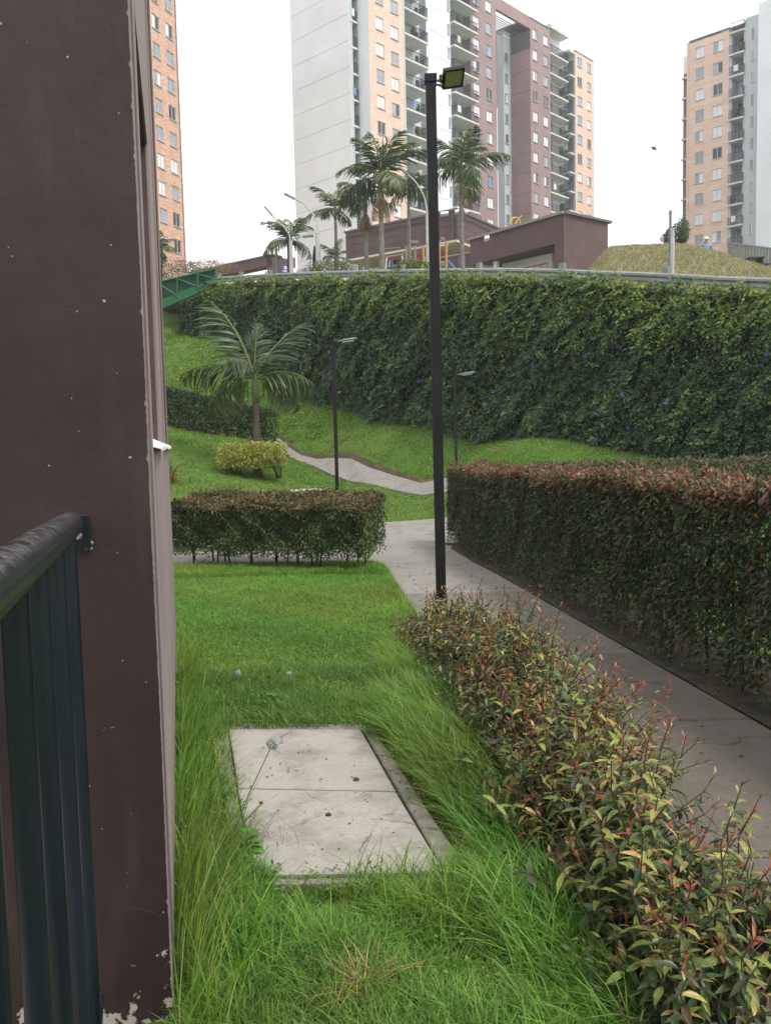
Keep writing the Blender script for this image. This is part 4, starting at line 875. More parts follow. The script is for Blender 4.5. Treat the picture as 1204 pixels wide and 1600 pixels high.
TIP = [(.20, .10, .05), (.15, .13, .05), (.10, .12, .04), (.24, .13, .08), (.07, .10, .035)]
MID = [(0.0625, 0.1063, 0.0375), (0.09, 0.1375, 0.045), (0.125, 0.1562, 0.0525), (0.0525, 0.0875, 0.035), (0.1063, 0.0938, 0.0438)]
hl0, hl1 = G(268, 884)[:2], G(568, 894)[:2]
hedge('waist high clipped hedge with bare stems and brownish top in front of the lower lawn', hl0, hl1, .98, lambda s: .93 + .02*np.sin(np.asarray(s)*17.),   .20, 52000, .056, TIP, MID, .17, lowsparse=.9, toptilt=.16, rough=.07)
H0, H1 = W(240, 668, 28.3)[:2], W(416, 690, 27)[:2]
hedge('dark green clipped hedge on the slope left of the palm', H0, H1, 1.0, lambda s: 3.85 - .95*np.asarray(s), .08, 15000, .09, [(.05, .075, .03), (.035, .06, .028)], [(.024, .042, .02), (.03, .05, .022)], .3, rough=.06)
hedge('low brownish hedge behind the red topped hedge at the vine foot', (3.0, 16.6), (8.6, 16.4), .8, 1.30, .1, 14000, .08, [(.12, .11, .05), (.16, .10, .06), (.07, .10, .04)], MID, .3, rough=.06)

bed = MB()
yb = np.linspace(15.0, 2.5, 40)
for i in range(39):
    e0, e1 = [.012 + .008*math.sin(q*2.1) for q in (i, i+1)]; a, b_ = yb[i], yb[i+1]; bed.quad((xr(a)+e0, a, tz(xr(a)+e0, a)+.014), (xr(b_)+e1, b_, tz(xr(b_)+e1, b_)+.014), (xr(b_)+.95, b_, tz(xr(b_)+.95, b_)+.016), (xr(a)+.95, a, tz(xr(a)+.95, a)+.016))
tag(bed.build('hedge_bed', M['mulch']), kind='structure')
# palms
def frond_mesh(elev, droop, col, hang=.35, seed=0, n=30, dead=False):
    r_ = np.random.default_rng(seed); ts = np.linspace(0, 1, 18); th = R_(elev) - R_(droop)*ts**1.25; x = np.r_[0, np.cumsum(np.cos(th[:-1]) + np.cos(th[1:]))]*.5/17; z = np.r_[0, np.cumsum(np.sin(th[:-1]) + np.sin(th[1:]))]*.5/17
    parts = []; tl = np.linspace(.13, 1, n)
    for sg in (-1, 1):
        t = np.clip(tl + r_.uniform(-.012, .012, n), .1, 1); px_ = np.interp(t, ts, x); pz_ = np.interp(t, ts, z); a = np.interp(t, ts, th)
        fw = np.stack([np.cos(a), np.zeros(n), np.sin(a)], 1); up = np.stack([-np.sin(a), np.zeros(n), np.cos(a)], 1); side = np.tile([0, sg*1.0, 0], (n, 1))
        k = (.45 + .75*t**1.5)[:, None]; lift = r_.uniform(-.1, .35, (n, 1)) - hang*.6; dr = fw*k + side*(.95-.45*t[:, None]) + up*lift + r_.normal(0, .07, (n, 3)) + np.array([0, 0, -hang*.35])
        nr = up + r_.normal(0, .25, (n, 3)); Lf = .40*np.clip(np.sin(math.pi*(.14 + .80*t)), .15, 1)**.8*r_.uniform(.85, 1.1, n)
        c = np.clip(np.array(col)[None]*(1 + r_.normal(0, .16, (n, 1)))*(1 + np.array([[.5, .1, 0]])*np.clip(t[:, None]-.7, 0, 1)), .005, .8)
        parts.append(leaf_arrays(np.stack([px_, np.zeros(n), pz_], 1), dr, nr, Lf, .034, c, curl=.25 + hang*.8, fold=.2))
    mb = MB().tube([(a_, 0, b_) for a_, b_ in zip(x, z)], list(np.linspace(.016, .004, 18)), 4)
    F = []; [F.extend([(f[0], f[i], f[i+1]) for i in range(1, len(f)-1)]) for f in mb.F]
    parts.append((np.array(mb.V), np.array(F), np.tile(np.array([[.20, .22, .07]])*(.6 if dead else 1), (len(mb.V), 1))))
    V, T, C = merge(parts); return tri_mesh('frond', V, T, C, M['leaf'])
GRN = [(.060, .10, .030), (.085, .13, .040), (.05, .085, .034), (.115, .15, .05)]
FR = {}
def fr(elev, droop, c=0, hang=.35):
    k = (elev, droop, c, hang)
    if k not in FR: FR[k] = frond_mesh(elev, droop, GRN[c] if c < 4 else (.30, .21, .11), hang, seed=len(FR), dead=c >= 4)
    return FR[k]
def palm(base, zb, h, r, Lf, spec, label, dark=False, lean=(0, 0), group=None, skirt=0, shaft=True):
    t = thing('palm_tree', (base[0], base[1], zb), label, 'palm tree', group)
    pts, rd = [], []
    for i in range(15):
        k = i/14; pts.append((base[0] + lean[0]*k*k, base[1] + lean[1]*k*k, zb - .2 + (h+.2)*k)); rd.append(r*(1.25 - .45*k) * (1.06 if i % 2 else 1.0))
    MB().tube(pts, rd, 9).build('trunk', M['trunkd' if dark else 'trunk'], t, True); top = np.array(pts[-1])
    if shaft: MB().tube([top - (0, 0, .02), top + (0, 0, Lf*.16), top + (0, 0, Lf*.34)], [r*1.0, r*1.05, r*.45], 9).build('crownshaft', M['shaft'], t, True)
    c = top + np.array([0, 0, Lf*(.28 if shaft else .05)])
    for az, el, dp, cl__, hg, sc__ in spec: link('frond', fr(el, dp, cl__, hg), t, c - np.array(t.location), (random.uniform(-.15, .15), 0, R_(90-az)), (Lf*sc__,)*3)
    for i in range(skirt):
        a = i*6.28/skirt + .3; link('dead_frond', fr(-50, 45, 4, .9), t, c - np.array(t.location) - np.array((0, 0, Lf*.3)), (0, 0, a), (Lf*.55,)*3)
    return t
def spec(n, seed, els=(84, 72, 56, 34, 8), twist=0):
    r_ = np.random.default_rng(seed); out = []
    for i in range(n):
        k = i/(n-1); el = els[min(len(els)-1, int(k*len(els)))]; out.append((i*137.5 + r_.uniform(-15, 15) + twist, el, (60, 75, 90)[int(r_.integers(3))], int(r_.integers(4)), (.25, .5)[int(r_.integers(2))], r_.uniform(.85, 1.1)))
    return out
pb = W(403, 741, 23.8); pz = tz(pb[0], pb[1])
ps = [(-60, 78, 40, 0, .4, 1.18), (60, 64, 40, 2, .35, 1.0), (-88, 36, 70, 0, .6, .98), (-74, 12, 90, 3, .9, .86), (84, 26, 80, 0, .7, .84), (76, 4, 88, 3, .9, .74), (8, 84, 25, 2, .35, .72), (150, 66, 70, 0, .5, .5), (-150, 55, 80, 2, .6, .6)]
palm((pb[0], pb[1]), pz, 2.1, .105, 2.25, ps, 'small palm with arching fronds rising out of the yellow green shrub', dark=True)
sh = blob('shrub', (pb[0]-.08, pb[1]-.3, pz+.62), (1.0, .58, .36), 7000, .075, [(.36, .39, .055), (.44, .44, .08), (.26, .31, .05), (.38, .31, .09), (.20, .25, .05)], 'clipped yellow green shrub around the palm trunk on the lawn', 'shrub', 0, base_z=pz, boxy=.9)
for i in range(16):
    a = (-1)**i*(.25 + random.random()*.55); x = pb[0] + a; MB().tube([(x*.0 + pb[0] + (.62 if a > 0 else -.62) + random.uniform(-.1, .1), pb[1]-.3, pz-.05), (pb[0] + a, pb[1]-.3 + random.uniform(-.2, .2), pz+.5)], [.014, .007], 5).build('stem', M['stem'], sh)

for px, pyb, Y, pyt, r, Lf, seed, nf, dk, sk, lab in (
    (452, 428, 43, 378, .085, 1.55, 3, 13, True, 0, 'small dark palm beside the double armed street lamp'),
    (526, 424, 45, 343, .085, 1.7, 5, 9, False, 0, 'palm in front of the white tower face, left of the clubhouse corner'),
    (573, 428, 43, 330, .10, 1.85, 11, 8, False, 5, 'palm with a skirt of dead fronds at the left end of the clubhouse'),
    (597, 430, 41, 300, .12, 2.5, 17, 12, False, 2, 'tallest palm with a full crown in front of the clubhouse wall'),
    (722, 430, 42, 284, .105, 2.3, 23, 11, False, 1, 'tall palm with one drooping dead frond beside the blue litter bin'),
    (640, 430, 47, 310, .09, 1.5, 31, 12, False, 0, 'palm crown half hidden behind the tall black lamp post'),
    (524, 428, 40, 404, .05, .85, 37, 8, True, 0, 'young low palm among the shrubs below the white tower'),
    (250, 436, 46, 392, .07, 1.1, 41, 11, True, 0, 'yellowish palm partly hidden behind the dark wall corner')):
    b = W(px, pyb, Y); p2 = W(px, pyt, Y); palm((b[0], b[1]), b[2] - .5, p2[2] - b[2] + .5, r, Lf, spec(nf, seed), lab, dark=dk, skirt=sk, shaft=not dk)

def bush(px, py, Y, rw, rh, N, cols, label, name='bush', leaf=.10, **k):
    c = W(px, py, Y); return blob(name, c, (rw, rw*.7, rh), N, leaf, cols, label, 'bush', 3, **k)
DG = [(.04, .07, .03), (.06, .09, .035), (.03, .05, .025)]; YG = [(.14, .17, .035), (.10, .14, .03), (.20, .19, .05), (.07, .10, .03)]
bush(645, 424, 30.0, .75, .38, 2600, YG, 'rounded yellow green bush spilling over the guardrail near the playground', leaf=.09)
bush(520, 421, 39.5, 1.3, .35, 2200, YG, 'low flowering shrub at the foot of the white tower palms')
bush(484, 428, 40, .8, .22, 900, [(.20, .19, .06), (.13, .14, .04)], 'low dry tuft beside the curved street lamp', leaf=.08)
bush(268, 428, 47, 2.0, .75, 3000, DG + [(.10, .14, .06)], 'dark bush at the foot of the orange brick tower')
bush(268, 480, 40.5, .55, .22, 700, DG, 'added dark leaf clump standing for soil and shadow under the green stair railing')  # added clump; its dark leaves stand for soil and shadow below the stair
bush(322, 417, 52, 1.8, .32, 1800, [(.34, .15, .06), (.26, .13, .05), (.16, .13, .05)], 'rusty brown low hedge at the end of the beam portal')
bush(1056, 368, 46, .65, .55, 1700, DG + [(.12, .16, .06)], 'round bush behind the crest of the mound', leaf=.11)
bush(1042, 372, 45.5, .35, .25, 500, [(.10, .10, .09), (.06, .09, .04)], 'small grey bush left of the round bush on the mound', leaf=.09)
tt = W(1068, 372, 70); tr = thing('tree', (tt[0], tt[1], tt[2]-3), 'thin tree against the left edge of the right tower', 'tree'); MB().tube([(tt[0], tt[1], tt[2]-3.2), (tt[0]+.1, tt[1], tt[2]), (tt[0]-.1, tt[1], tt[2]+2)], [.12, .09, .03], 6).build('trunk', M['trunk'], tr)
N = 1500; u = unit(rng.normal(0, 1, (N, 3))); q = np.array([tt[0]-.1, tt[1], tt[2]+.6]) + u*np.array([.5, .5, 1.2])*rng.uniform(.2, 1, (N, 1)); V, T, C = leaf_arrays(q, rng.normal(0, 1, (N, 3)), rng.normal(0, 1, (N, 3)) + np.array([0, 0, 1.0]), .16, .08, vary((.10, .15, .08), N), hi=False); tag(link('crown', tri_mesh('crown', V - np.array(tr.location), T, C, M['leaf']), tr), kind='stuff')

# spiky plant at the wall end
sp0 = W(263, 757, 20.4); zsp = tz(sp0[0], sp0[1]); spk = thing('spiky_plant', (sp0[0], sp0[1], zsp), 'spiky strap leaved plant with dry orange base beside the wall end', 'plant')
N = 90; az = rng.uniform(0, 6.28, N); V, T, C = blade_arrays(np.tile([sp0[0], sp0[1], zsp], (N, 1)) + rng.normal(0, .05, (N, 3))*[1, 1, .3], rng.uniform(.5, .95, N), rng.uniform(.03, .05, N), az, rng.uniform(.2, 1.1, N), vary((.22, .24, .09), N), twist=az + 1.57); tag(link('strap_leaves', tri_mesh('strap_leaves', V - np.array(spk.location), T, C, M['leaf']), spk), kind='stuff')
N = 40; V, T, C = blade_arrays(np.tile([sp0[0], sp0[1], zsp], (N, 1)) + rng.normal(0, .08, (N, 3))*[1, 1, .2], rng.uniform(.15, .3, N), rng.uniform(.03, .04, N), rng.uniform(0, 6.28, N), rng.uniform(.8, 1.4, N), vary((.40, .19, .06), N)); tag(link('dry_leaves', tri_mesh('dry_leaves', V - np.array(spk.location), T, C, M['leaf']), spk), kind='stuff')

# ------------------------------------------------------------------ lamp posts near the path
def flood_lamp():
    b = G(690, 984); zt_ = zat(b, 673, 124); t = thing('lamp_post', (b[0], b[1], 0), 'tall black square lamp post with a tilted floodlight, beside the foreground shrub', 'lamp post')
    l = np.array([-.02, 0, 0]); h = .046
    MB().obox((b[0]-.01, b[1], zt_/2-.1), (h, 0, 0), (0, h, 0), (l[0]/2, 0, zt_/2+.1)).build('pole', M['black'], t)
    top = np.array([b[0]-.02, b[1], zt_]); MB().obox(top + (0, 0, .0), (.055, 0, 0), (0, .055, 0), (0, 0, .033)).build('pole_cap', M['black'], t)
    ax = unit(np.array([.93, .25, .22])); ay = unit(np.array([.05, -.78, .62])); ay = unit(ay - ax*(ax @ ay)); nz = -np.cross(ax, ay); c = top + np.array([.205, -.06, -.018]); hx_, hy_ = .098, .088
    body = MB().obox(c + nz*.016, ax*hx_, ay*hy_, nz*.016).build('floodlight_body', M['black'], t)
    for k in range(9): MB().obox(c + nz*.047 + ax*hx_*(k-4)*.2, ax*.004, ay*hy_*.7, nz*.018).build('cooling_fin', M['black'], body)
    MB().obox(c - nz*.004, ax*(hx_-.016), ay*(hy_-.018), nz*.004).build('lens', M['lens'], body)
    for sg in (-1, 1): MB().obox(c - nz*.006 + ay*sg*(hy_-.008), ax*hx_, ay*.008, nz*.008).build('bezel', M['black'], body); MB().obox(c - nz*.0065 + ax*sg*(hx_-.007), ax*.007, ay*(hy_-.016), nz*.0075).build('bezel', M['black'], body)
    j = top + np.array([.06, 0, -.02]); MB().tube([j, j + np.array([.03, -.01, .012]), c - ax*hx_ + nz*.02], .012, 8).tube([top + np.array([.04, 0, -.06]), top + np.array([.075, -.02, -.055]), c - ax*hx_*.95 - ay*.05], .008, 6).build('bracket', M['galv'], t)
    cb = MB().tube([j + np.array([-.01, 0, -.02]), j + np.array([.035, -.03, -.06]), j + np.array([.06, -.02, -.02])], .006, 6); cb.build('cable', M['black'], t)
    MB().obox(top + (.18, .02, .022), ax*.10, ay*.03, nz*.02).build('driver_box', M['black'], t)
    return t
flood_lamp()
def pod_lamp(px, pyb, pyt, Y, w, label, side=1):
    b = W(px, 0, Y); x, y = b[0], b[1]; zb = tz(x, y); zt_ = zat((x, y), px, pyt); x0 = hit(np.array([-50.0, Y]), np.array([1.0, 0]), px, 740)[0]; t = thing('lamp_post', (x0, y, zb), label, 'lamp post'); x = x0
    MB().obox((x, y, (zb+zt_)/2-.1), (w/2, 0, 0), (0, w/2, 0), (0, 0, (zt_-zb)/2+.1)).build('pole', M['black'], t)
    MB().tube([(x+.02, y, zt_-.05), (x+.1*side, y-.04, zt_-.03)], .025, 8).build('arm', M['black'], t)
    hd = MB(); pr_ = [(0, .03), (.08, .05), (.2, .075), (.36, .07), (.44, .035)]; vs = []
    for i, (u_, r_) in enumerate(pr_):
        for k in range(10): th = 6.283*k/10; vs.append((x + (.08+u_)*side, y - .04 - .12*u_ + r_*math.cos(th), zt_ - .03 + .12*u_ + r_*.45*math.sin(th)))
    hd.add(vs, [(i*10+k, i*10+(k+1) % 10, i*10+10+(k+1) % 10, i*10+10+k) for i in range(4) for k in range(10)] + [tuple(range(10))[::-1], tuple(range(40, 50))])
    h = hd.build('lamp_head', M['galvd'], t, True); MB().obox((x + .32*side, y-.07, zt_-.035), (.12*side, -.015, .0144), (0, .05, 0), (0, 0, .006)).build('lens', M['signw'], h)
pod_lamp(526, 790, 532, 18.6, .078, 'black lamp post with a grey pod head behind the waist high hedge')
pod_lamp(712.5, 770, 584, 22.3, .066, 'shorter thin black lamp post standing before the vine, half behind the red hedge')

ic = W(477, 768, 20.4); zi = tz(ic[0], ic[1]); cov = thing('inspection_cover', (ic[0], ic[1], zi), 'round concrete inspection cover set in the lawn behind the waist high hedge', 'cover')
MB().lathe((ic[0], ic[1], zi), [(.5, -.1), (.5, .05), (.48, .065), (.42, .065)], 32).build('ring', M['kerb'], cov); MB().lathe((ic[0], ic[1], zi), [(.405, -.05), (.405, .068), (.395, .074)], 32).build('lid', M['cover'], cov)

# ------------------------------------------------------------------ upper road furniture
def curve_pts(pxs, Y): return [W(a, b, Y) for a, b in pxs]
def street_lamp(px, pyb, pyt, Y, arms, label, w=.11):
    b = W(px, pyb, Y); p2 = W(px, pyt, Y); t = thing('street_lamp', (b[0], b[1], b[2]-.6), label, 'street lamp')
    MB().tube([(b[0], b[1], b[2]-.6), (b[0], b[1], p2[2])], [w, w*.75], 10).build('pole', M['pole'], t)
    for a in arms:
        pts = [(b[0], b[1], p2[2]-.1)] + curve_pts(a, Y); MB().tube(pts, [.045] + [.035]*(len(pts)-1), 6).build('arm', M['pole'], t); e = pts[-1]; dd = unit(np.array(pts[-1]) - np.array(pts[-2])); MB().obox(np.array(e) + dd*.22, dd*.26, (0, .10, 0), np.cross(dd, (0, 1.0, 0))*.04).build('lamp_head', M['galv'], t)
street_lamp(455.5, 428, 377, 41, [[(452, 367), (444, 355), (433, 345), (424, 335)], [(459, 373), (466, 370), (474, 369.5)]], 'grey street lamp with two arms standing in front of the small dark palm')
street_lamp(497.5, 428, 364, 40, [[(496, 350), (487, 332), (473, 317), (459, 310)]], 'grey street lamp with one long curved arm in front of the white tower', .13)
street_lamp(669, 430, 330, 40, [[(664, 312), (655, 292), (645, 280), (636, 272)]], 'street lamp hidden behind the tall black post, its curved arm showing')
b = W(1049.5, 437, 24.5); pt_ = W(1049, 357, 24.5); up_ = W(1049.5, 333, 24.5); ut = thing('utility_pole', (b[0], b[1], b[2]-.6), 'slim pale utility pole with a thin dark top in front of the mound', 'pole')
MB().tube([(b[0], b[1], b[2]-.6), (b[0], b[1], pt_[2])], [.065, .055], 8).build('pole', M['pole'], ut); MB().tube([(b[0]-.035, b[1]+.08, b[2]-.6), (b[0]-.035, b[1]+.08, up_[2])], .038, 6).build('dark_rod', M['galvd'], ut); MB().box(b[0]-.07, b[0]+.0, b[1]+.04, b[1]+.12, up_[2], up_[2]+.09).build('rod_cap', M['galvd'], ut)
sg = W(445, 420, 39); sn_ = thing('road_sign', (sg[0], sg[1], sg[2]-1), 'small white square sign with a dark blue emblem beside the road', 'sign'); MB().box(sg[0]-.12, sg[0]+.12, sg[1]-.01, sg[1]+.01, sg[2]-.16, sg[2]+.16).build('panel', M['signb'], sn_); MB().box(sg[0]-.03, sg[0]+.09, sg[1]-.016, sg[1]-.011, sg[2]-.02, sg[2]+.11).box(sg[0]-.09, sg[0]+.09, sg[1]-.016, sg[1]-.0115, sg[2]-.13, sg[2]-.07).build('emblem', M['signw'], sn_); MB().tube([(sg[0], sg[1]+.03, sg[2]-1), (sg[0], sg[1]+.03, sg[2])], .03, 6).build('post', M['galv'], sn_)
b = W(434, 428, 43); MBs = thing('stone_post', (b[0], b[1], b[2]-.5), 'grey pointed post beside the leg of the beam portal', 'post'); MB().tube([(b[0], b[1], b[2]-.5), (b[0]-.05, b[1], W(433, 390, 43)[2]), (b[0]-.05, b[1], W(433, 376, 43)[2])], [.13, .06, .02], 6).build('post', M['galvd'], MBs)
b = W(492.5, 428, 42); ubr = thing('closed_parasol', (b[0], b[1], b[2]-.5), 'dark folded parasol leaning behind the curved street lamp', 'parasol'); MB().tube([(b[0], b[1], b[2]-.5), (b[0], b[1], b[2]+.3), (b[0]-.02, b[1], b[2]+.9), (b[0], b[1], b[2]+1.35)], [.06, .13, .09, .03], 8).build('folded_canopy', M['black'], ubr, True)
b = W(457.5, 428, 46); fl = thing('flag_banner', (b[0], b[1], b[2]-.5), 'small faded pink banner behind the double armed street lamp', 'banner'); MB().tube([(b[0], b[1], b[2]-.5), (b[0], b[1], b[2]+1.2)], .02, 5).build('pole', M['galv'], fl); MB().box(b[0]+.02, b[0]+.16, b[1]-.01, b[1]+.01, b[2]+.3, b[2]+.85).build('cloth', M['fade'], fl)
# green stair railing
gs = thing('stair_railing', W(300, 455, 38), 'green steel stair railing with mesh infill climbing to the guardrail end', 'railing')
Yg = 38.6; topL = [(200, 452), (252, 439), (337.5, 420)]; botL = [(200, 497), (252, 475), (337.5, 438)]
def lin(L_, x): return np.interp(x, [p[0] for p in L_], [p[1] for p in L_])
def gbar(x0, y0, x1, y1, r, nm, m='steel_green', dy=0): a, b = W(x0, y0, Yg+dy), W(x1, y1, Yg+dy); MB().tube([a, b], r, 6).build(nm, M[m], gs)
gbar(200, 452, 337.5, 420, .055, 'top_rail'); gbar(337.5, 419, 337.5, 446, .06, 'end_post'); 
for x in (213, 246, 277, 309): gbar(x, lin(topL, x), x, lin(botL, x)+4, .045, 'post')
for x0, x1 in ((213, 246), (246, 277), (277, 309), (309, 337)): gbar(x0, lin(topL, x0)+2, x1, lin(botL, x1)-2, .04, 'brace')
a, b_, c, d_ = W(200, 490, Yg), W(337.5, 433, Yg), W(337.5, 445, Yg), W(200, 506, Yg); m_ = MB(); m_.add([a, b_, c, d_] + [v + np.array([0, .12, 0]) for v in (a, b_, c, d_)], [(0, 1, 2, 3), (7, 6, 5, 4), (0, 4, 5, 1), (3, 2, 6, 7), (0, 3, 7, 4), (1, 5, 6, 2)]); m_.build('stringer', M['steel_green'], gs)
a, b_, c, d_ = W(200, 454, Yg+.08), W(337, 422, Yg+.08), W(337, 436, Yg+.08), W(200, 492, Yg+.08); MB().quad(a, d_, c, b_).build('mesh_infill', M['mesh_green'], gs)
b = W(252.5, 440, 44); tl_ = thing('lamp_post', (b[0], b[1], b[2]-1), 'thin dark lamp post with a short arm before the orange brick tower', 'lamp post'); MB().tube([(b[0], b[1], b[2]-1), W(252.5, 384, 44)], .045, 6).build('pole', M['black'], tl_); MB().tube([W(252, 384, 44), W(262, 382, 44)], .05, 6).build('lamp_head', M['black'], tl_)
# playground
Yp = 48.0; pg = thing('playground_set', W(665, 430, Yp), 'wooden playground set with slatted roofs, coloured panels and a blue slide', 'play equipment')
def pbar(x0, y0, x1, y1, r, nm, m, dy=0): MB().tube([W(x0, y0, Yp+dy), W(x1, y1, Yp+dy)], r, 6).build(nm, M[m], pg)
def pbox(x0, y0, x1, y1, nm, m, dy=0, th=.06):
    a, b = W(x0, y1, Yp+dy), W(x1, y0, Yp+dy); MB().box(a[0], b[0], a[1], a[1]+th, a[2], b[2]).build(nm, M[m], pg)
for x, m in ((634, 'wood'), (648, 'wood'), (661, 'orange'), (686, 'orange'), (697, 'orange')):
    for dy in (0, 1.3): pbar(x, 380 if x > 670 else 384, x, 434, .07, 'tower_post', m, dy)
for k in range(6): pbar(636 + k*3.2, 379 + .3*k, 641 + k*2.2, 375.5, .05, 'roof_slat', 'wood', .1)
for k in range(5): pbox(634, 385 + k*2.2, 662, 386.2 + k*2.2, 'roof_board', 'galvd', .0) if k in (0, 2, 4) else None
for k in range(4): pbar(683 + k*2.4, 383 - k*2.5, 692 + k*.6, 371.5, .05, 'roof_slat', 'wood', .2*k); pbar(700 - k*.5, 384 - k*1.2, 691 - k*1.0, 371.5, .045, 'roof_slat', 'wood', .2*k)
pbox(683, 382.5, 699, 384.5, 'eave_beam', 'signw'); pbox(633, 400, 637, 410, 'side_panel', 'red'); pbox(638, 399.5, 644.5, 411, 'side_panel', 'green'); pbox(645, 400, 646.5, 410, 'side_panel', 'red'); pbox(651, 400, 654, 409, 'side_panel', 'red'); pbox(647, 394, 650, 412, 'side_panel', 'bluel'); pbox(661, 400, 664.5, 412, 'side_panel', 'orange'); pbox(684, 394, 686, 406, 'side_panel', 'red')
pbox(632, 411, 663, 413.5, 'deck', 'wood', .0, 1.3); pbox(683, 408, 699, 411.5, 'deck', 'bluel', .0, 1.3); pbox(683, 413, 700, 415, 'deck_beam', 'wood', -.05, .1)
a = W(699.5, 409, Yp); b = W(720.5, 428.5, Yp-.6); ds = (b-a); sd_ = np.array([.10, .32, 0]); sl_ = MB(); q1 = a + ds*.35 + np.array([0, 0, -.05]); q2 = a + ds*.8 + np.array([0, 0, -.12])
pts = [a, q1, q2, b]; vs = []
for p in pts: vs += [p + np.array([0, 0, .16]), p, p + sd_*1.0, p + sd_*1.0 + np.array([0, 0, .16])]
sl_.add(vs, [(i*4+j, i*4+j+1, i*4+4+j+1, i*4+4+j) for i in range(3) for j in range(3)]); sl_.build('slide', M['bluel'], pg)
pbar(603, 402, 634, 397, .06, 'swing_beam', 'wood'); pbar(604, 402, 602.5, 420, .06, 'swing_leg', 'signw'); pbar(628, 399, 629, 418, .05, 'swing_leg', 'signw'); pbox(606, 403, 613.5, 408.5, 'swing_seat', 'red'); pbar(609, 408, 607, 416, .03, 'swing_frame', 'signw'); pbar(612, 408, 614.5, 426, .05, 'swing_frame', 'blue'); pbar(611, 408, 611, 425, .03, 'swing_frame', 'blue')
mbr = [W(654 + 2*math.cos(t), 394.5 + 2*math.sin(t), Yp-.05) for t in np.linspace(0, 6.28, 13)]; MB().tube(mbr, .04, 5, False).build('ring_hold', M['red'], pg)
pbar(625, 387, 600, 389, .035, 'rope_beam', 'wood', .6); pbar(655, 413, 667, 421, .05, 'ladder_rail', 'wood', -.3)
c = W(721, 409, 44); lb = thing('litter_bin', (c[0], c[1], c[2]-.8), 'blue litter bin with a white symbol on a post beside the slide', 'litter bin')
MB().lathe((c[0], c[1], c[2]-.22), [(.14, 0), (.17, .12), (.18, .40)], 14).build('body', M['blue'], lb); MB().lathe((c[0], c[1], c[2]+.19), [(.19, 0), (.17, .05), (.06, .11)], 14).build('lid', M['signb'], lb); MB().box(c[0]-.06, c[0]+.05, c[1]-.2, c[1]-.182, c[2]-.1, c[2]+.1).build('symbol', M['signw'], lb); MB().tube([(c[0], c[1]+.02, c[2]-.8), (c[0], c[1]+.02, c[2]-.2)], .05, 6).build('post', M['galvd'], lb)
for i, (px, py, Y, lab) in enumerate(((542, 361.5, 66, 'small white lamp at the left end of the clubhouse roof'), (713.5, 331, 57, 'white lamp left of the palm trunk at the clubhouse roof corner'), (729, 331.5, 58.5, 'white lamp right of the palm trunk at the clubhouse roof corner'), (694, 334, 57.5, 'flat white lamp on the clubhouse fascia beside the black post'), (760, 372.5, 46.6, 'small white lamp on the front of the boxy brown building'))):
    c = W(px, py, Y); t = thing('wall_lamp', c, lab, 'lamp', 'white lamps on the brown buildings'); w_ = .26 if i == 3 else .13; MB().obox(c, (w_, 0, .02), (0, .12, -.05), (0, .03, .08)).build('lamp_head', M['signw'], t); MB().tube([c, c + np.array([.05, .45, .08])], .03, 5).build('bracket', M['galv'], t)
# fence and table beyond the mound
f0, f1 = W(1136, 379.5, 47), W(1260, 395, 40); fe = thing('screen_fence', f0 - np.array([0, 0, 2]), 'grey slatted screen fence below the right tower beyond the mound', 'fence'); d = (f1-f0); Lf_ = np.linalg.norm(d[:2]); dd = d[:2]/Lf_
for i in range(26): s = i/25; p = f0 + d*s; MB().wallbox(p[:2], dd, Lf_/26*.82, .0, .03, p[2]-3.0, p[2]).build('slat', M['galvd' if i % 6 == 0 else 'galv'], fe)
MB().tube([f0, f1], .04, 6).build('top_rail', M['galvd'], fe)
c = W(1176, 404, 38); tb = thing('picnic_table', (c[0], c[1], c[2]-.75), 'dark picnic table behind the right slope of the mound', 'table'); MB().box(c[0]-.35, c[0]+.35, c[1]-.4, c[1]+.4, c[2]-.05, c[2]).build('tabletop', M['rail'], tb)
for sx in (-.28, .28): MB().box(c[0]+sx-.03, c[0]+sx+.03, c[1]-.3, c[1]+.3, c[2]-.8, c[2]-.05).build('leg', M['rail'], tb); MB().box(c[0]+sx*1.7-.14, c[0]+sx*1.7+.14, c[1]-.4, c[1]+.4, c[2]-.33, c[2]-.29).build('seat', M['rail'], tb)
# person on the far side of the mound
c = W(1102, 371, 40); zt_ = c[2]; pe = thing('person', (c[0], c[1], zt_-1.68), 'person in a blue shirt and white cap standing behind the mound crest', 'person')
sk = [(0, 0, .95, .15), (0, 0, 1.18, .14), (0, -.01, 1.40, .155), (0, -.01, 1.47, .065), (0, -.03, 1.53, .075), (0, -.03, 1.62, .085), (.19, 0, 1.38, .065), (.27, -.03, 1.12, .048), (.22, -.14, .92, .035), (-.19, 0, 1.38, .065), (-.27, -.03, 1.12, .048), (-.2, -.16, .95, .035), (.09, 0, .86, .085), (.10, .0, .48, .06), (.10, .01, .07, .045), (.10, -.12, .04, .035), (-.09, 0, .86, .085), (-.10, .02, .48, .06), (-.10, .03, .07, .045), (-.10, -.1, .04, .035)]
ed = [(0, 1), (1, 2), (2, 3), (3, 4), (4, 5), (2, 6), (6, 7), (7, 8), (2, 9), (9, 10), (10, 11), (0, 12), (12, 13), (13, 14), (14, 15), (0, 16), (16, 17), (17, 18), (18, 19)]
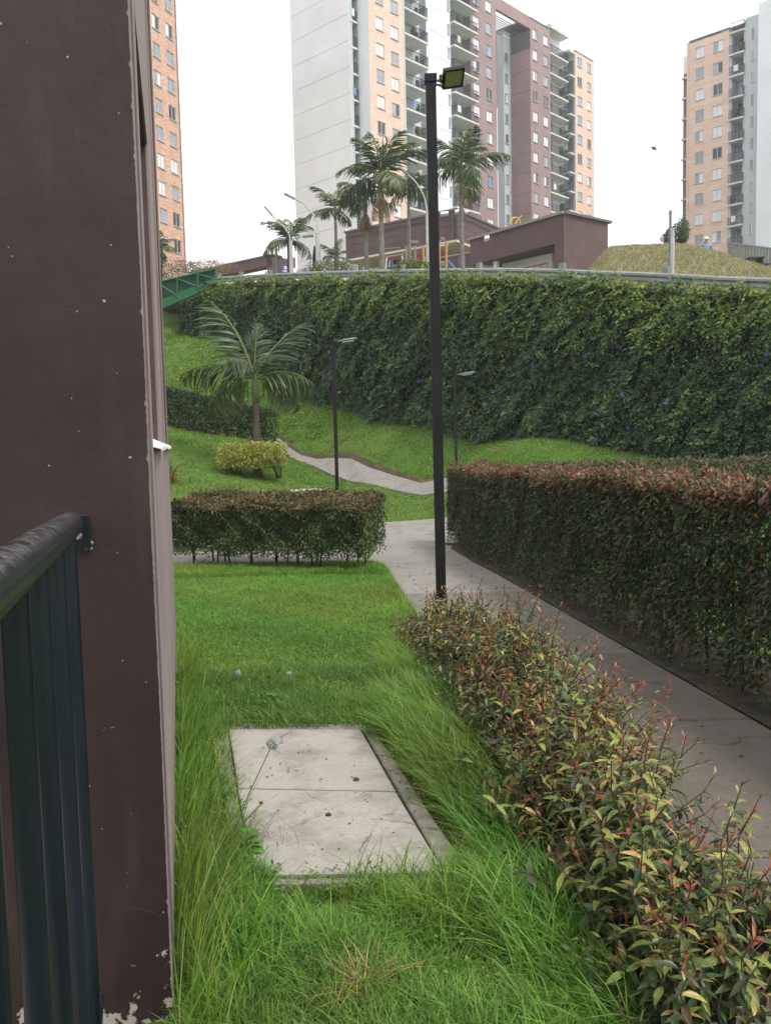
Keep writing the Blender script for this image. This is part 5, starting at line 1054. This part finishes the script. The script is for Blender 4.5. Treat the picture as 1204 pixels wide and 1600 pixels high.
def skin_mesh(nm, vv, ee, m, par, root=0):
    me = bpy.data.meshes.new(nm); me.from_pydata([v[:3] for v in vv], ee, []); me.materials.append(m); o = link(nm, me, par); md = o.modifiers.new('skin', 'SKIN'); lay = me.skin_vertices[0].data if me.skin_vertices else None
    if lay is None:
        bpy.context.view_layer.objects.active = o; me.skin_vertices if me.skin_vertices else None
    for i, v in enumerate(vv):
        if lay: lay[i].radius = (v[3], v[3]); lay[i].use_root = (i == root)
    s = o.modifiers.new('sub', 'SUBSURF'); s.levels = 1; s.render_levels = 1; return o
skin_mesh('body', sk, ed, M['skin'], pe)
skin_mesh('shirt', [(0, 0, .90, .165), (0, 0, 1.18, .16), (0, -.01, 1.40, .17), (.20, 0, 1.37, .085), (.265, -.02, 1.16, .068), (-.20, 0, 1.37, .085), (-.265, -.02, 1.16, .068)], [(0, 1), (1, 2), (2, 3), (3, 4), (2, 5), (5, 6)], M['shirt'], pe)
skin_mesh('trousers', [(0, 0, .93, .15), (.09, 0, .82, .1), (.10, 0, .48, .078), (.10, .01, .12, .065), (-.09, 0, .82, .1), (-.10, .02, .48, .078), (-.10, .03, .12, .065)], [(0, 1), (1, 2), (2, 3), (0, 4), (4, 5), (5, 6)], M['signb'], pe)
MB().lathe((c[0], c[1]-.03, zt_-.10), [(.108, 0), (.112, .03), (.09, .10), (.03, .13)], 14).add([(c[0]-.08, c[1]-.12, zt_-.09), (c[0]+.08, c[1]-.12, zt_-.09), (c[0]+.06, c[1]-.23, zt_-.11), (c[0]-.06, c[1]-.23, zt_-.11)], [(0, 1, 2, 3)]).build('cap', M['cap'], pe, True)
c = W(1021, 232, 60); bd = thing('bird', c, 'small dark bird flying in the white sky right of the towers', 'bird'); MB().tube([c + np.array((-.22, 0, .14)), c + np.array((-.08, 0, .06)), c + np.array((.1, 0, -.05)), c + np.array((.24, 0, -.14))], [.02, .07, .06, .01], 8).build('body', M['rail'], bd, True)
for s_ in (-1, 1): MB().add([c + np.array((-.1, 0, .06)), c + np.array((.08, 0, -.04)), c + np.array((.06, s_*.3, .02)), c + np.array((.0, s_*.42, .0))], [(0, 1, 2, 3)]).build('wing', M['rail'], bd)

# ------------------------------------------------------------------ near building corner, its window and the railing
uB = unit(ray(276, 701)[:2]); vB = np.array([uB[1], -uB[0]])
UC, V0 = 2.637, -.079
Cn = uB*UC + vB*V0
def on_plane_u(px, py, u): d = ray(px, py); k = u/(d[:2] @ uB); return CAM + d*k
def on_plane_v(px, py, v): d = ray(px, py); k = v/(d[:2] @ vB); return CAM + d*k
nbd = thing('brown_building', (*Cn, 0), 'dark brown rendered building corner with rosy plaster side filling the left edge', 'building')
def ragged_wall():
    """Front wall; its paint ends a few millimetres short of the corner in a ragged brushed line."""
    mb = MB(); n = 700; z = np.linspace(-.2, 8, n); r_ = np.random.default_rng(4); off = .0035 + .001*np.sin(z*5) + r_.uniform(0, .002, n) + np.where(r_.random(n) < .03, .005, 0)
    A = Cn - vB*4.5
    for i in range(n-1): mb.quad((*(A - uB*.004), z[i]), (*(Cn - vB*off[i] - uB*.004), z[i]), (*(Cn - vB*off[i+1] - uB*.004), z[i+1]), (*(A - uB*.004), z[i+1]))
    mb.build('front_paint', M['frontwall'], nbd)
ragged_wall()
MB().wallbox(Cn - vB*4.5, vB, 4.5, 0, .25, -.2, 8).build('front_wall', M['sidewall'], nbd)
LSW = 6.25
ops = [(.48, 1.81, 1.82, 3.30), (2.95, 3.7, 1.82, 6.6), (4.05, 6.05, 1.82, 6.6)]
facade(nbd, 'side_wall', Cn + uB*.001, uB, LSW, -.2, 8, ops, M['sidewall'], depth=.14)
for a, b, c, e in ops:
    P = Cn + uB*a; n = vB; pt = lambda s, dp, z: (*(P + uB*s - n*dp), z)
    j = MB().obox((*(P + uB*(b-a-.004) - n*.078), (c+e)/2), (uB[0]*.004, uB[1]*.004, 0), (n[0]*.068, n[1]*.068, 0), (0, 0, (e-c)/2-.002)); j.obox((*(P + uB*.004 - n*.078), (c+e)/2), (uB[0]*.004, uB[1]*.004, 0), (n[0]*.068, n[1]*.068, 0), (0, 0, (e-c)/2-.002))
    j.obox((*(P + uB*(b-a)/2 - n*.078), e-.005), (uB[0]*((b-a)/2-.01), uB[1]*((b-a)/2-.01), 0), (n[0]*.068, n[1]*.068, 0), (0, 0, .004)); j.build('painted_reveal', M['reveal'], nbd)
    w = MB().obox((*(P + uB*(b-a)/2 - n*.135), (c+e)/2), (uB[0]*(b-a)/2, uB[1]*(b-a)/2, 0), (n[0]*.004, n[1]*.004, 0), (0, 0, (e-c)/2)).build('window', M['glassd'], nbd)
    for s in (.02, (b-a)/2, b-a-.02): MB().obox((*(P + uB*s - n*.12), (c+e)/2), (uB[0]*.02, uB[1]*.02, 0), (n[0]*.012, n[1]*.012, 0), (0, 0, (e-c)/2)).build('window_frame', M['galvd'], w)
    sl_ = MB(); k = 14; vs = []
    for i in range(k+1):
        s = -.03 + (b-a+.05)*i/k; o_ = .026 + .003*math.sin(i*2.3); th = .022 + .008*abs(math.sin(i*1.7))
        vs += [(*(P + uB*s + n*o_), c-th), (*(P + uB*s + n*(o_+.003)), c-.004), (*(P + uB*s + n*.0), c+.014), (*(P + uB*s - n*.12), c+.018)]
    sl_.add(vs, [(i*4+j_, i*4+4+j_, i*4+5+j_, i*4+1+j_) for i in range(k) for j_ in range(3)] + [(0, 1, 2, 3), (4*k+3, 4*k+2, 4*k+1, 4*k)]); sl_.build('window_sill', M['sill'], nbd, True)
# brown face strips and a projecting drain pipe further along the side
MB().wallbox(Cn + uB*LSW, -vB, 5, 0, .2, -.2, 8).build('back_wall', M['sidewall'], nbd)
roofslab(nbd, [Cn - vB*4.5, Cn, Cn + uB*LSW, Cn + uB*LSW - vB*4.5], 8.1, M['roof'])

ra = thing('railing', (*(uB*1.2 + vB*-.6), .05), 'dark blue pipe railing with a worn handrail fixed to the brown wall', 'railing')
A0 = on_plane_u(112, 818, UC - .05); B0_ = on_plane_u(0, 903, 1.17); rd = (A0 - B0_)/np.linalg.norm((A0 - B0_)[:2]); Lr = float(np.linalg.norm((A0 - B0_)[:2]))
def rp_(t): return B0_ + rd*t                      # handrail axis; t = Lr at the wall
vr = float(A0[:2] @ vB); zr = float(A0[2])
hp = [rp_(t) for t in (-.95, -.6, -.3, 0, .3, .6, .9, Lr-.06)] + [rp_(Lr-.03), rp_(Lr-.012), rp_(Lr)]
MB().tube(hp, [.0365]*8 + [.035, .029, .016], 24).build('handrail', M['pipe'], ra, True)
def rt_at(px, py): return float((hit(B0_, rd[:2], px, py) - B0_[:2]) @ rd[:2])/float(rd[:2] @ rd[:2])
tb_ = [rt_at(px, 950) for px in (113, 92, 62, 24)]; gap_t = (tb_[1] - tb_[3])/2
tb_ += [tb_[3] - gap_t*k for k in range(1, 9) if tb_[3] - gap_t*k > -.9]
for t in tb_: p = rp_(t); MB().tube([(p[0], p[1], .12), (p[0], p[1], p[2]-.02)], .0205, 18, False).build('baluster', M['pipe'], ra, True)
p0_, p1_ = rp_(-.95), rp_(Lr); MB().tube([(p0_[0], p0_[1], .14), (p1_[0], p1_[1], .14)], .022, 12, False).build('bottom_rail', M['pipe'], ra, True)
bp0, bp1 = on_plane_u(113, 806, UC-.012), on_plane_u(143, 856, UC-.012); cB_ = (bp0+bp1)/2; hw = abs(float((bp1-bp0)[:2] @ vB))/2; hz_ = abs(bp1[2]-bp0[2])/2
bkt = MB().obox((cB_[0], cB_[1], cB_[2]), (vB[0]*hw, vB[1]*hw, 0), (uB[0]*.008, uB[1]*.008, 0), (0, 0, hz_)).build('wall_bracket', M['pipe'], ra); MB().tube([(*(cB_[:2] - uB*.008 - vB*.012), cB_[2]-.01), (*(cB_[:2] - uB*.02 - vB*.012), cB_[2]-.01)], [.014, .010], 8).build('bolt', M['galv'], bkt)
blob_m = MB(); r_ = np.random.default_rng(3)
for i in range(9): c = on_plane_u(136 + r_.uniform(-8, 8), 862 + r_.uniform(-22, 6), UC-.004); blob_m.lathe(c, [(.002, -.006), (r_.uniform(.004, .009), -.001), (.001, .006)], 7)
blob_m.build('plaster_patch', M['kerb'], ra)
ld = MB(); ld.prism([tuple(uB*.2 + vB*-2.6), tuple(uB*.2 + vB*(vr+.16)), tuple(uB*(UC-.40) + vB*(vr+.16)), tuple(uB*(UC-.40) + vB*-2.6)], .04, .3); tag(ld.build('landing', M['kerb']), kind='structure')

# ------------------------------------------------------------------ concrete cover in the lawn
cc = thing('concrete_cover', (-.4, 4.3, 0), 'two panel concrete cover set in the near lawn with a kerb round it', 'cover')
zc = .035
MB().prism([Q['bl'][:2], Q['br'][:2], Q['sr'][:2] + [0, .012], Q['sl'][:2] + [0, .012]], zc, .10, .006).build('cover_panel', M['cover'], cc)
MB().prism([Q['sl'][:2] - [0, .012], Q['sr'][:2] - [0, .012], Q['fr'][:2], Q['fl'][:2]], zc+.004, .10, .006).build('cover_panel', M['cover'], cc)
so_ = [np.array(p) for p in slab_outer]; g_ = .016
inn = [Q['bl'][:2] + [-g_, g_], Q['br'][:2] + [g_, g_], Q['fr'][:2] + [g_, -g_], Q['fl'][:2] + [-g_, -g_]]
for i in range(4): j = (i+1) % 4; MB().prism([so_[i], so_[j], inn[j], inn[i]], zc-.006, .12, .008).build('kerb', M['kerb'], cc)
MB().prism(inn, -.012, .05, .001).build('gap_bed', M['mulch'], cc)
N = 70; pp = np.c_[rng.uniform(-.8, .2, N), rng.uniform(3.5, 5.1, N), np.full(N, zc+.007)]; V, T, C = leaf_arrays(pp, rng.normal(0, 1, (N, 3))*[1, 1, .05], np.tile([0, 0, 1.0], (N, 1)) + rng.normal(0, .2, (N, 3)), rng.uniform(.008, .03, N), rng.uniform(.005, .014, N), vary((.10, .075, .045), N), hi=False)
tag(link('leaf_litter', tri_mesh('leaf_litter', V, T, C, M['leaf'])), 'scattered dry leaf bits on the concrete cover', 'litter', kind='stuff')
for i, (px, py, lab) in enumerate(((556, 1219, 'dark clod on the rear cover panel'), (513, 1275, 'dark clod on the front cover panel'))):
    c = G(px, py, zc); t = MB().lathe(c, [(.006, 0), (.016, .003), (.013, .011), (.003, .015)], 7).build('soil_clod', M['soil']); tag(t, lab, 'clod', 'clods on the concrete cover')

# ------------------------------------------------------------------ foreground shrub row (young red tipped hedge)
fb = thing('hedge', (.75, 5.0, 0), 'loose untrimmed red tipped young hedge along the left edge of the path', 'hedge')
def shrub_leaves(t, bases, heights, halfw, nsh, pick, leaf=.064, seed=9, shoots_scale=1.0):
    r_ = np.random.default_rng(seed); P = []; D = []; Nn = []; Ls = []; Ws = []; Cc = []; Cu = []; tw = MB()
    for s in range(nsh):
        i = r_.integers(len(bases)); b = np.array([*bases[i], 0.0]) + np.array([*r_.normal(0, .07, 2), 0]); H = heights[i]; hw = halfw[i]
        ang = r_.uniform(0, 6.283); rr = math.sqrt(r_.random()); z1 = H*(1.04 - .55*rr**2)*r_.uniform(.55, 1.08) if r_.random() < .8 else H*r_.uniform(.25, .7)
        if r_.random() < .03: z1 *= 1.14
        lat = np.array([math.cos(ang), math.sin(ang), 0])*hw*rr*1.05; lat[0] += .06; ts = np.linspace(0, 1, 7); wob = r_.normal(0, .02, (7, 3))*ts[:, None]; wob[:, 2] = 0
        pts = b + lat*(ts**1.25)[:, None] + np.array([0, 0, 1.0])*(z1*ts**.92)[:, None] + wob
        ln = np.linalg.norm(pts[-1]-pts[0]); tw.tube(pts, list(np.linspace(.006, .0018, 7)), 4, False); n = max(5, int(ln*.78/.036)); off = r_.uniform(0, 3.14); young = r_.random()
        for q in range(n):
            tt_ = .22 + .78*(q+.5)/n; c = np.array([np.interp(tt_, ts, pts[:, k]) for k in range(3)]); tg = unit(np.array([np.interp(min(1, tt_+.05), ts, pts[:, k]) - np.interp(tt_-.05, ts, pts[:, k]) for k in range(3)]))
            a_ = unit(np.cross(tg, [math.cos(off), math.sin(off), .1])); a2 = np.cross(tg, a_); phi = q*1.57 + off; tip = tt_ > .86
            for sg in (-1, 1):
                o_ = (a_*math.cos(phi) + a2*math.sin(phi))*sg; d = o_*(.55 if tip else .95) + tg*(.9 if tip else .45) + r_.normal(0, .15, 3) + np.array([0, 0, -.05 if tip else -.28])
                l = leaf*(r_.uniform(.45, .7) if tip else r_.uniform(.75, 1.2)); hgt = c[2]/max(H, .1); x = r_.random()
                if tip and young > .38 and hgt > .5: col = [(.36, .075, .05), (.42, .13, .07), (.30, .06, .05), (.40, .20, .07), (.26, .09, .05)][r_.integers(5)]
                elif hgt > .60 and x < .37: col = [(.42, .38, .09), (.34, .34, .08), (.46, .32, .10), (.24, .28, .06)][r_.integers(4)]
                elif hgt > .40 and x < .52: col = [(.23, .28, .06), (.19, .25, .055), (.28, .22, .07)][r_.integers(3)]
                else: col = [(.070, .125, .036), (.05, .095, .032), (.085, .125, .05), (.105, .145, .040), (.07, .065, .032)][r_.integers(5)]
                P.append(c); D.append(d); Nn.append(tg*.8 + np.array([0, 0, .7]) + r_.normal(0, .2, 3)); Ls.append(l); Ws.append(l*r_.uniform(.27, .38)*(.8 if tip else 1)); Cc.append(np.array(col)*r_.uniform(.75, 1.25)); Cu.append(r_.uniform(.15, .65))
    P, D, Nn, Ls, Ws, Cc, Cu = map(np.array, (P, D, Nn, Ls, Ws, Cc, Cu)); r = P - CAM; zc_ = r @ cF; pxx = 602 + (r @ cR)/zc_*FPX; pyy = 800 - (r @ cU)/zc_*FPX
    vis = (pxx > 0) & (pxx < 1204) & (pyy < 1600) & (zc_ > .5); score = np.where(vis, Ls/zc_*(.4 + P[:, 2]), 0); ch_ = np.argsort(-score)[:pick]; msk = np.ones(len(P), bool); msk[ch_] = False
    for i in ch_: leaf_obj(t, P[i], unit(D[i]), unit(Nn[i]), Ls[i], Ws[i], quant(Cc[i]))
    V, T, C = leaf_arrays(P[msk], D[msk], Nn[msk], Ls[msk], Ws[msk], Cc[msk], curl=Cu[msk], fold=.14, hi=2); o = link('foliage', tri_mesh('foliage', V - np.array(t.location), T, C, M['leaf']), t); tag(o, kind='stuff')
    o = tw.build('branches', M['twig'], t); tag(o, kind='stuff')
bs, hs, hwid = [], [], []
for y in np.linspace(7.75, 2.35, 34):
    x = np.interp(y, [2.3, 3.2, 4.3, 6, 7.75], [.86, .83, .87, .77, .43]); bs.append((x, y)); hs.append(np.interp(y, [2.3, 3.0, 4.2, 6.0, 6.9, 7.75], [.56, .74, .79, .75, .62, .40])); hwid.append(np.interp(y, [2.3, 3.2, 4.3, 6, 7.75], [.25, .36, .47, .45, .31]))
bs += [(x - .20*min(1, max(0, (y-2.9)/1.2)), y) for x, y in bs]; hs += [h*.62 for h in hs]; hwid += [w*.75 for w in hwid]
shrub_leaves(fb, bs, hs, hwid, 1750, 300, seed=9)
for y in np.linspace(7.6, 2.5, 13):
    x = float(np.interp(y, [2.3, 3.2, 4.3, 6, 7.75], [.82, .78, .80, .72, .43])); MB().tube([(x, y, -.05), (x+random.uniform(-.03, .03), y+random.uniform(-.05, .05), .2), (x+random.uniform(-.1, .1), y+random.uniform(-.1, .1), .45)], [.014, .010, .005], 6).build('stem', M['stem'], fb)
fs = thing('shrub', (1.22, 2.5, 0), 'separate orange tipped shrub plant at the lower right corner beside the path', 'shrub')
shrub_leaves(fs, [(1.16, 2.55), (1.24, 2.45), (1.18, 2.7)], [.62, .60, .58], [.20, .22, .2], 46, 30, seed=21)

# ------------------------------------------------------------------ grass
polys_no = [[Q['bl'][:2] + [-.03, .0], slab_outer[1] + [-.06, -.05], slab_outer[2] + [-.07, .07], Q['fl'][:2] + [.02, .01]]] + PATH + FAR
def keep_off(x, y, pol=polys_no):
    k = np.ones(x.shape, bool)
    for p in pol: k &= ~inside(p, x, y)
    return k
def field(name, label, n, xr_, yr_, h, w, col, lean=(.2, .9), az=None, cond=None, hmod=None, seed=0, size_y=False, pol=polys_no):
    x = rng.uniform(*xr_, n); y = rng.uniform(*yr_, n); k = keep_off(x, y, pol)
    k &= ((x*vB[0] + y*vB[1]) > V0 + .004) | ((x*uB[0] + y*uB[1]) > UC + LSW)
    k &= y < wall_y(x) - .15
    if cond is not None: k &= cond(x, y)
    x, y = x[k], y[k]; m = len(x); cl = snoise(x*4, y*4, 1.0, seed) ; hh_ = rng.uniform(*h, m)*(1 + .25*cl)
    if hmod is not None: hh_ = hh_*hmod(x, y)
    ww_ = rng.uniform(*w, m)*(np.clip(y/14, 1, 3) if size_y else 1); a = rng.uniform(0, 6.283, m) if az is None else az + rng.normal(0, .85, m) + .8*snoise(x*3.1, y*2.7, 1., seed+2.)
    c = np.array(col)[rng.integers(0, len(col), m)]*(1 + rng.normal(0, .16, (m, 1)))*(1 + .20*snoise(x*1.3, y*1.3, 1., seed+1.))[:, None]*np.array([1, 1, 1.]) ; c[:, 0] *= 1 + .25*snoise(x*.8, y*.9, 1., seed+4.)
    z = TZ(x, y) - .008; return blade_arrays(np.c_[x, y, z], hh_, ww_, a, rng.uniform(*lean, m), np.clip(c, .004, .7))
GC = [(0.108, 0.2214, 0.0238), (0.1404, 0.2646, 0.0324), (0.0756, 0.1674, 0.0216), (0.1836, 0.3024, 0.0486), (0.216, 0.2808, 0.0756), (0.1188, 0.2376, 0.0594)]
GL = [(.17, .32, .030), (.13, .27, .028), (.21, .34, .042), (.095, .21, .024), (.13, .25, .065), (.24, .31, .08)]
MW = [(0.1359, 0.2806, 0.0271), (0.1667, 0.3198, 0.0369), (0.1976, 0.3393, 0.0468), (0.1111, 0.2284, 0.0246), (0.2469, 0.3132, 0.08)]
FARG = [(0.1548, 0.258, 0.0333), (0.1847, 0.2895, 0.0427), (0.1191, 0.2139, 0.0285), (0.2263, 0.2643, 0.0712)]
xb = lambda y: np.interp(y, [2.3, 3.2, 4.3, 6, 7.75], [.78, .70, .66, .60, .40])
uu = lambda x, y: x*uB[0] + y*uB[1]
vv_ = lambda x, y: x*vB[0] + y*vB[1]
# long grass along the wall foot, around the cover and under the shrub, then the mown lawn
parts = [field('', '', 34000, (-2.6, .2), (2.3, 7.2), (.16, .46), (.003, .0062), GL, (.15, .75), az=.25, cond=lambda x, y: (vv_(x, y) < V0 + .05 + np.abs(rng.normal(0, .10, x.shape))) & (uu(x, y) > UC - .25), hmod=lambda x, y: np.clip(1.25 - (y-2.4)*.14, .45, 1.2), seed=1.),
         field('', '', 52000, (-1.2, 1.0), (2.2, 3.45), (.06, .15), (.003, .006), GC, (.3, 1.2), seed=2., hmod=lambda x, y: (1 + .45*snoise(x*2.3, y*2.6, 1., .4))*np.where((y > 3.12) & (x > -.5) & (x < .35), .55, 1)),
         field('', '', 3600, (-.6, .75), (2.3, 3.5), (.16, .30), (.0035, .0075), GL, (.3, 1.0), seed=3., cond=lambda x, y: snoise(x*2, y*3, 1., 2.2) > .1),
         field('', '', 26000, (-.25, 1.05), (2.3, 7.6), (.14, .34), (.0035, .007), GC + GL, (.4, 1.1), az=2.9, seed=4., cond=lambda x, y: (x > np.interp(y, [3.3, 5.2], [.385, -.06])) & (x < xb(y) + .05), hmod=lambda x, y: np.clip(1.15 - np.abs(y-4.2)*.16, .5, 1.1)),
         field('', '', 26000, (-1.8, .5), (5.0, 6.6), (.07, .18), (.003, .006), GC, (.4, 1.2), seed=5.),
         field('', '', 12000, (-1.3, .1), (2.9, 5.5), (.07, .17), (.003, .006), GL, (.3, 1.1), seed=6., cond=lambda x, y: x < np.interp(y, [3.4, 5.2], [-.56, -1.0]) + np.abs(rng.normal(0, .03, x.shape)))]
parts += [field('', '', 9000, (-1.6, 1.0), (2.2, 6.5), (.03, .10), (.003, .006), [(.30, .24, .10), (.22, .19, .08), (.36, .30, .15)], (1.0, 2.2), seed=12.)]
N = 9000; x = rng.uniform(-1.8, .8, N); y = rng.uniform(2.3, 7.5, N); kk = keep_off(x, y) & (snoise(x*2.2, y*2.0, 1., 3.3) > -.1) & (vv_(x, y) > V0 + .03); x, y = x[kk], y[kk]; N = len(x)
parts += [leaf_arrays(np.c_[x, y, rng.uniform(.03, .10, N)], rng.normal(0, 1, (N, 3))*[1, 1, .3], np.tile([0, 0, 1.0], (N, 1)) + rng.normal(0, .3, (N, 3)), rng.uniform(.012, .032, N), rng.uniform(.010, .022, N), vary((.13, .23, .045), N, .1, .25), hi=False)]
V, T, C = merge(parts); tag(link('long_grass', tri_mesh('long_grass', V, T, C, M['grass'])), 'long uncut grass by the wall, the concrete cover and the loose hedge', 'grass', kind='stuff')
parts = [field('', '', 105000, (-3.6, .55), (5.6, 12.9), (.035, .075), (.0035, .007), MW, (.4, 1.4), seed=7., cond=lambda x, y: x < xl(y) + .02, hmod=lambda x, y: np.clip(1.5 - (y-5.6)*.28, 1, 1.6)*(1 + .8*((x > xl(y) - .10) | (y > 11.6)))),
         field('', '', 16000, (.0, 3.2), (2.5, 14.9), (.03, .09), (.004, .008), MW, (.4, 1.3), seed=8., cond=lambda x, y: (x > xr(y) + .01) & (x < xr(y) + .04 + np.abs(rng.normal(0, .10, x.shape))) & (snoise(x*2.5, y*1.6, 1., 6.) > .05)),
         field('', '', 30000, (1.2, 9.5), (3.0, 18), (.05, .10), (.008, .014), FARG, (.4, 1.3), seed=9., cond=lambda x, y: x > xr(np.minimum(y, 15)) + .8),
         field('', '', 150000, (-9, 9.5), (14.1, 34), (.035, .075), (.010, .020), FARG, (.4, 1.4), seed=10., size_y=True, cond=lambda x, y: (x < xr(np.minimum(y, 15)) - .0) | (y > 15)),
         field('', '', 26000, (-13, -1), (30, 43), (.06, .14), (.014, .026), FARG, (.4, 1.4), seed=11., size_y=True)]
V, T, C = merge(parts); tag(link('lawn_grass', tri_mesh('lawn_grass', V, T, C, M['grass'])), 'mown lawn grass beside the path and up the bank', 'grass', kind='stuff')

# ------------------------------------------------------------------ single weeds in the near grass
M['fluff'] = leaf_mat('seed_fluff', .8, .5, .1)
def dandelion(base, h, lean, label, r=.028, bud=False):
    t = thing('dandelion', (*base, 0), label, 'dandelion', 'dandelions in the near lawn'); b = np.array([*base, 0.0]); top = b + np.array([lean[0], lean[1], h])
    MB().tube([b, b*.5 + top*.5 + np.array([-.01, 0, .0]), top], [.0032, .0026, .002], 6).build('stem', M['shaft'], t)
    N = 190; u = unit(rng.normal(0, 1, (N, 3)));
    if bud:
        u[:, 2] = np.abs(u[:, 2])*4 + .5; u = unit(u); V, T, C = leaf_arrays(np.tile(top, (N, 1)), u, rng.normal(0, 1, (N, 3)), .016, .004, vary((.60, .28, .04), N), hi=False)
    else: V, T, C = merge([leaf_arrays(top + u*r*.15, u, rng.normal(0, 1, (N, 3)), r*.85, .0016, vary((.50, .51, .48), N), hi=False), leaf_arrays(top + u*r*.8, unit(rng.normal(0, 1, (N, 3))), u, .012, .006, vary((.58, .60, .57), N, .02, .08), hi=False), leaf_arrays(top + u*r*.05, u, rng.normal(0, 1, (N, 3)), r*.3, .006, vary((.22, .20, .12), N), hi=False)])
    o = link('bud' if bud else 'seed_head', tri_mesh('seed_head', V - np.array(t.location), T, C, M['fluff']), t); tag(o, kind='stuff')
b = G(362, 1312)[:2]; top = W(426, 1162, b[1]-.05); dandelion(b, top[2], (top[0]-b[0], -.05), 'tall dandelion seed head leaning over the seam of the concrete cover', .030)
b2 = G(383, 1290)[:2]; top = W(408, 1257, b2[1]); dandelion(b2, top[2]+.0, (top[0]-b2[0], 0), 'low orange dandelion bud at the left edge of the cover', bud=True)
for px, py, pxb, pyb, lab in ((372, 1051, 366, 1105, 'left dandelion clock in the grass beyond the cover'), (452, 1053, 455, 1090, 'right dandelion clock in the grass beyond the cover')):
    b = G(pxb, pyb)[:2]; top = W(px, py, b[1]); dandelion(b, top[2], (top[0]-b[0], 0), lab, .017)
def rosette(name, base, n, L, Wd, col, label, elev=(.3, .8), az0=None):
    t = thing(name, (*base, 0), label, 'weed'); z = .01
    for i in range(n):
        a = (i*2.4 if az0 is None else az0 + random.uniform(-.9, .9)); e = random.uniform(*elev); d = np.array([math.cos(a)*math.cos(e), math.sin(a)*math.cos(e), math.sin(e)]); l = L*random.uniform(.75, 1.15); k = 7; sd2 = unit(np.cross(d, [0, 0, 1.0])); vs = []
        for q in range(k+1):
            tq = q/k; c = np.array([*base, z]) + d*l*tq + np.array([0, 0, -1.0])*l*.45*tq**2.2; w = Wd*.5*(.18 + .95*math.sin(math.pi*min(1, tq*.93+.02))**.8)*(1 + (.28 if q % 2 else -.28)*(name == 'dandelion_plant')); w = w if q < k else .001; vs += [c - sd2*w + np.array([0, 0, w*.35]), c, c + sd2*w + np.array([0, 0, w*.35])]
        m = MB(); m.add(vs, [(q*3+j, q*3+j+1, q*3+4+j, q*3+3+j) for q in range(k) for j in range(2)]); m.build('leaf', col, t, True)
    return t
M['weed'] = paint('weed_leaf', (.10, .22, .03), .5, 12, .25, .3); M['weed2'] = paint('pale_weed_leaf', (.15, .26, .06), .5, 12, .25, .3); M['dull'] = paint('dull_leaf', (.20, .25, .13), .45, 10, .25, .3)
b = G(366, 1335)[:2]; rosette('dandelion_plant', b, 7, .20, .055, M['weed'], 'dandelion plant with jagged leaves at the front left corner of the cover', (.5, 1.0), az0=.2)
b = G(856, 1596)[:2]; rosette('broadleaf_weed', b, 6, .16, .07, M['weed2'], 'pale broad leaved weed at the bottom edge under the loose hedge', (.7, 1.2))
b = G(905, 1592)[:2]; rosette('broadleaf_weed', b, 5, .15, .05, M['weed'], 'darker upright weed right of the pale broad leaved weed', (.8, 1.3))
b = G(430, 1100)[:2]; rosette('dandelion_plant', b, 7, .15, .045, M['weed2'], 'pale green dandelion plant between the two dandelion clocks', (.6, 1.1))
b = G(478, 1512)[:2]; rosette('broadleaf_weed', b, 2, .13, .075, M['dull'], 'single greyish flat leaf lying in the near grass', (.3, .45), az0=.3)
b = G(566, 1565)[:2]; tuft = thing('dry_grass_tuft', (*b, 0), 'straw coloured dry grass tuft in the near lawn', 'grass tuft'); N = 120; V, T, C = blade_arrays(np.c_[rng.normal(b[0], .03, N), rng.normal(b[1], .03, N), np.full(N, .03)], rng.uniform(.07, .16, N), rng.uniform(.003, .006, N), rng.uniform(0, 6.28, N), rng.uniform(.8, 1.8, N), vary((.42, .31, .14), N)); tag(link('dry_blades', tri_mesh('dry_blades', V - np.array(tuft.location), T, C, M['grass']), tuft), kind='stuff')
b = G(372, 1330)[:2]; tuft = thing('dry_grass_tuft', (*b, 0), 'purplish dry stalks beside the dandelion plant on the cover', 'grass tuft'); N = 36; V, T, C = blade_arrays(np.c_[rng.normal(b[0]+.08, .07, N), rng.normal(b[1], .04, N), np.full(N, .01)], rng.uniform(.10, .24, N), rng.uniform(.002, .003, N), rng.uniform(0, 6.28, N), rng.uniform(.5, 1.6, N), vary((.16, .11, .10), N)); tag(link('dry_blades', tri_mesh('dry_blades', V - np.array(tuft.location), T, C, M['grass']), tuft), kind='stuff')
N = 260; y = rng.uniform(3, 15, N); x = xl(y) + (xr(y)-xl(y))*rng.random(N)**np.where(rng.random(N) < .5, .35, 1.0); V, T, C = leaf_arrays(np.c_[x, y, TZ(x, y) + .026], rng.normal(0, 1, (N, 3))*[1, 1, .05], np.tile([0, 0, 1.0], (N, 1)) + rng.normal(0, .25, (N, 3)), rng.uniform(.015, .05, N), rng.uniform(.01, .02, N), vary((.13, .085, .05), N), hi=False)
tag(link('fallen_leaves', tri_mesh('fallen_leaves', V, T, C, M['leaf'])), 'fallen brown leaves scattered on the path', 'litter', kind='stuff')
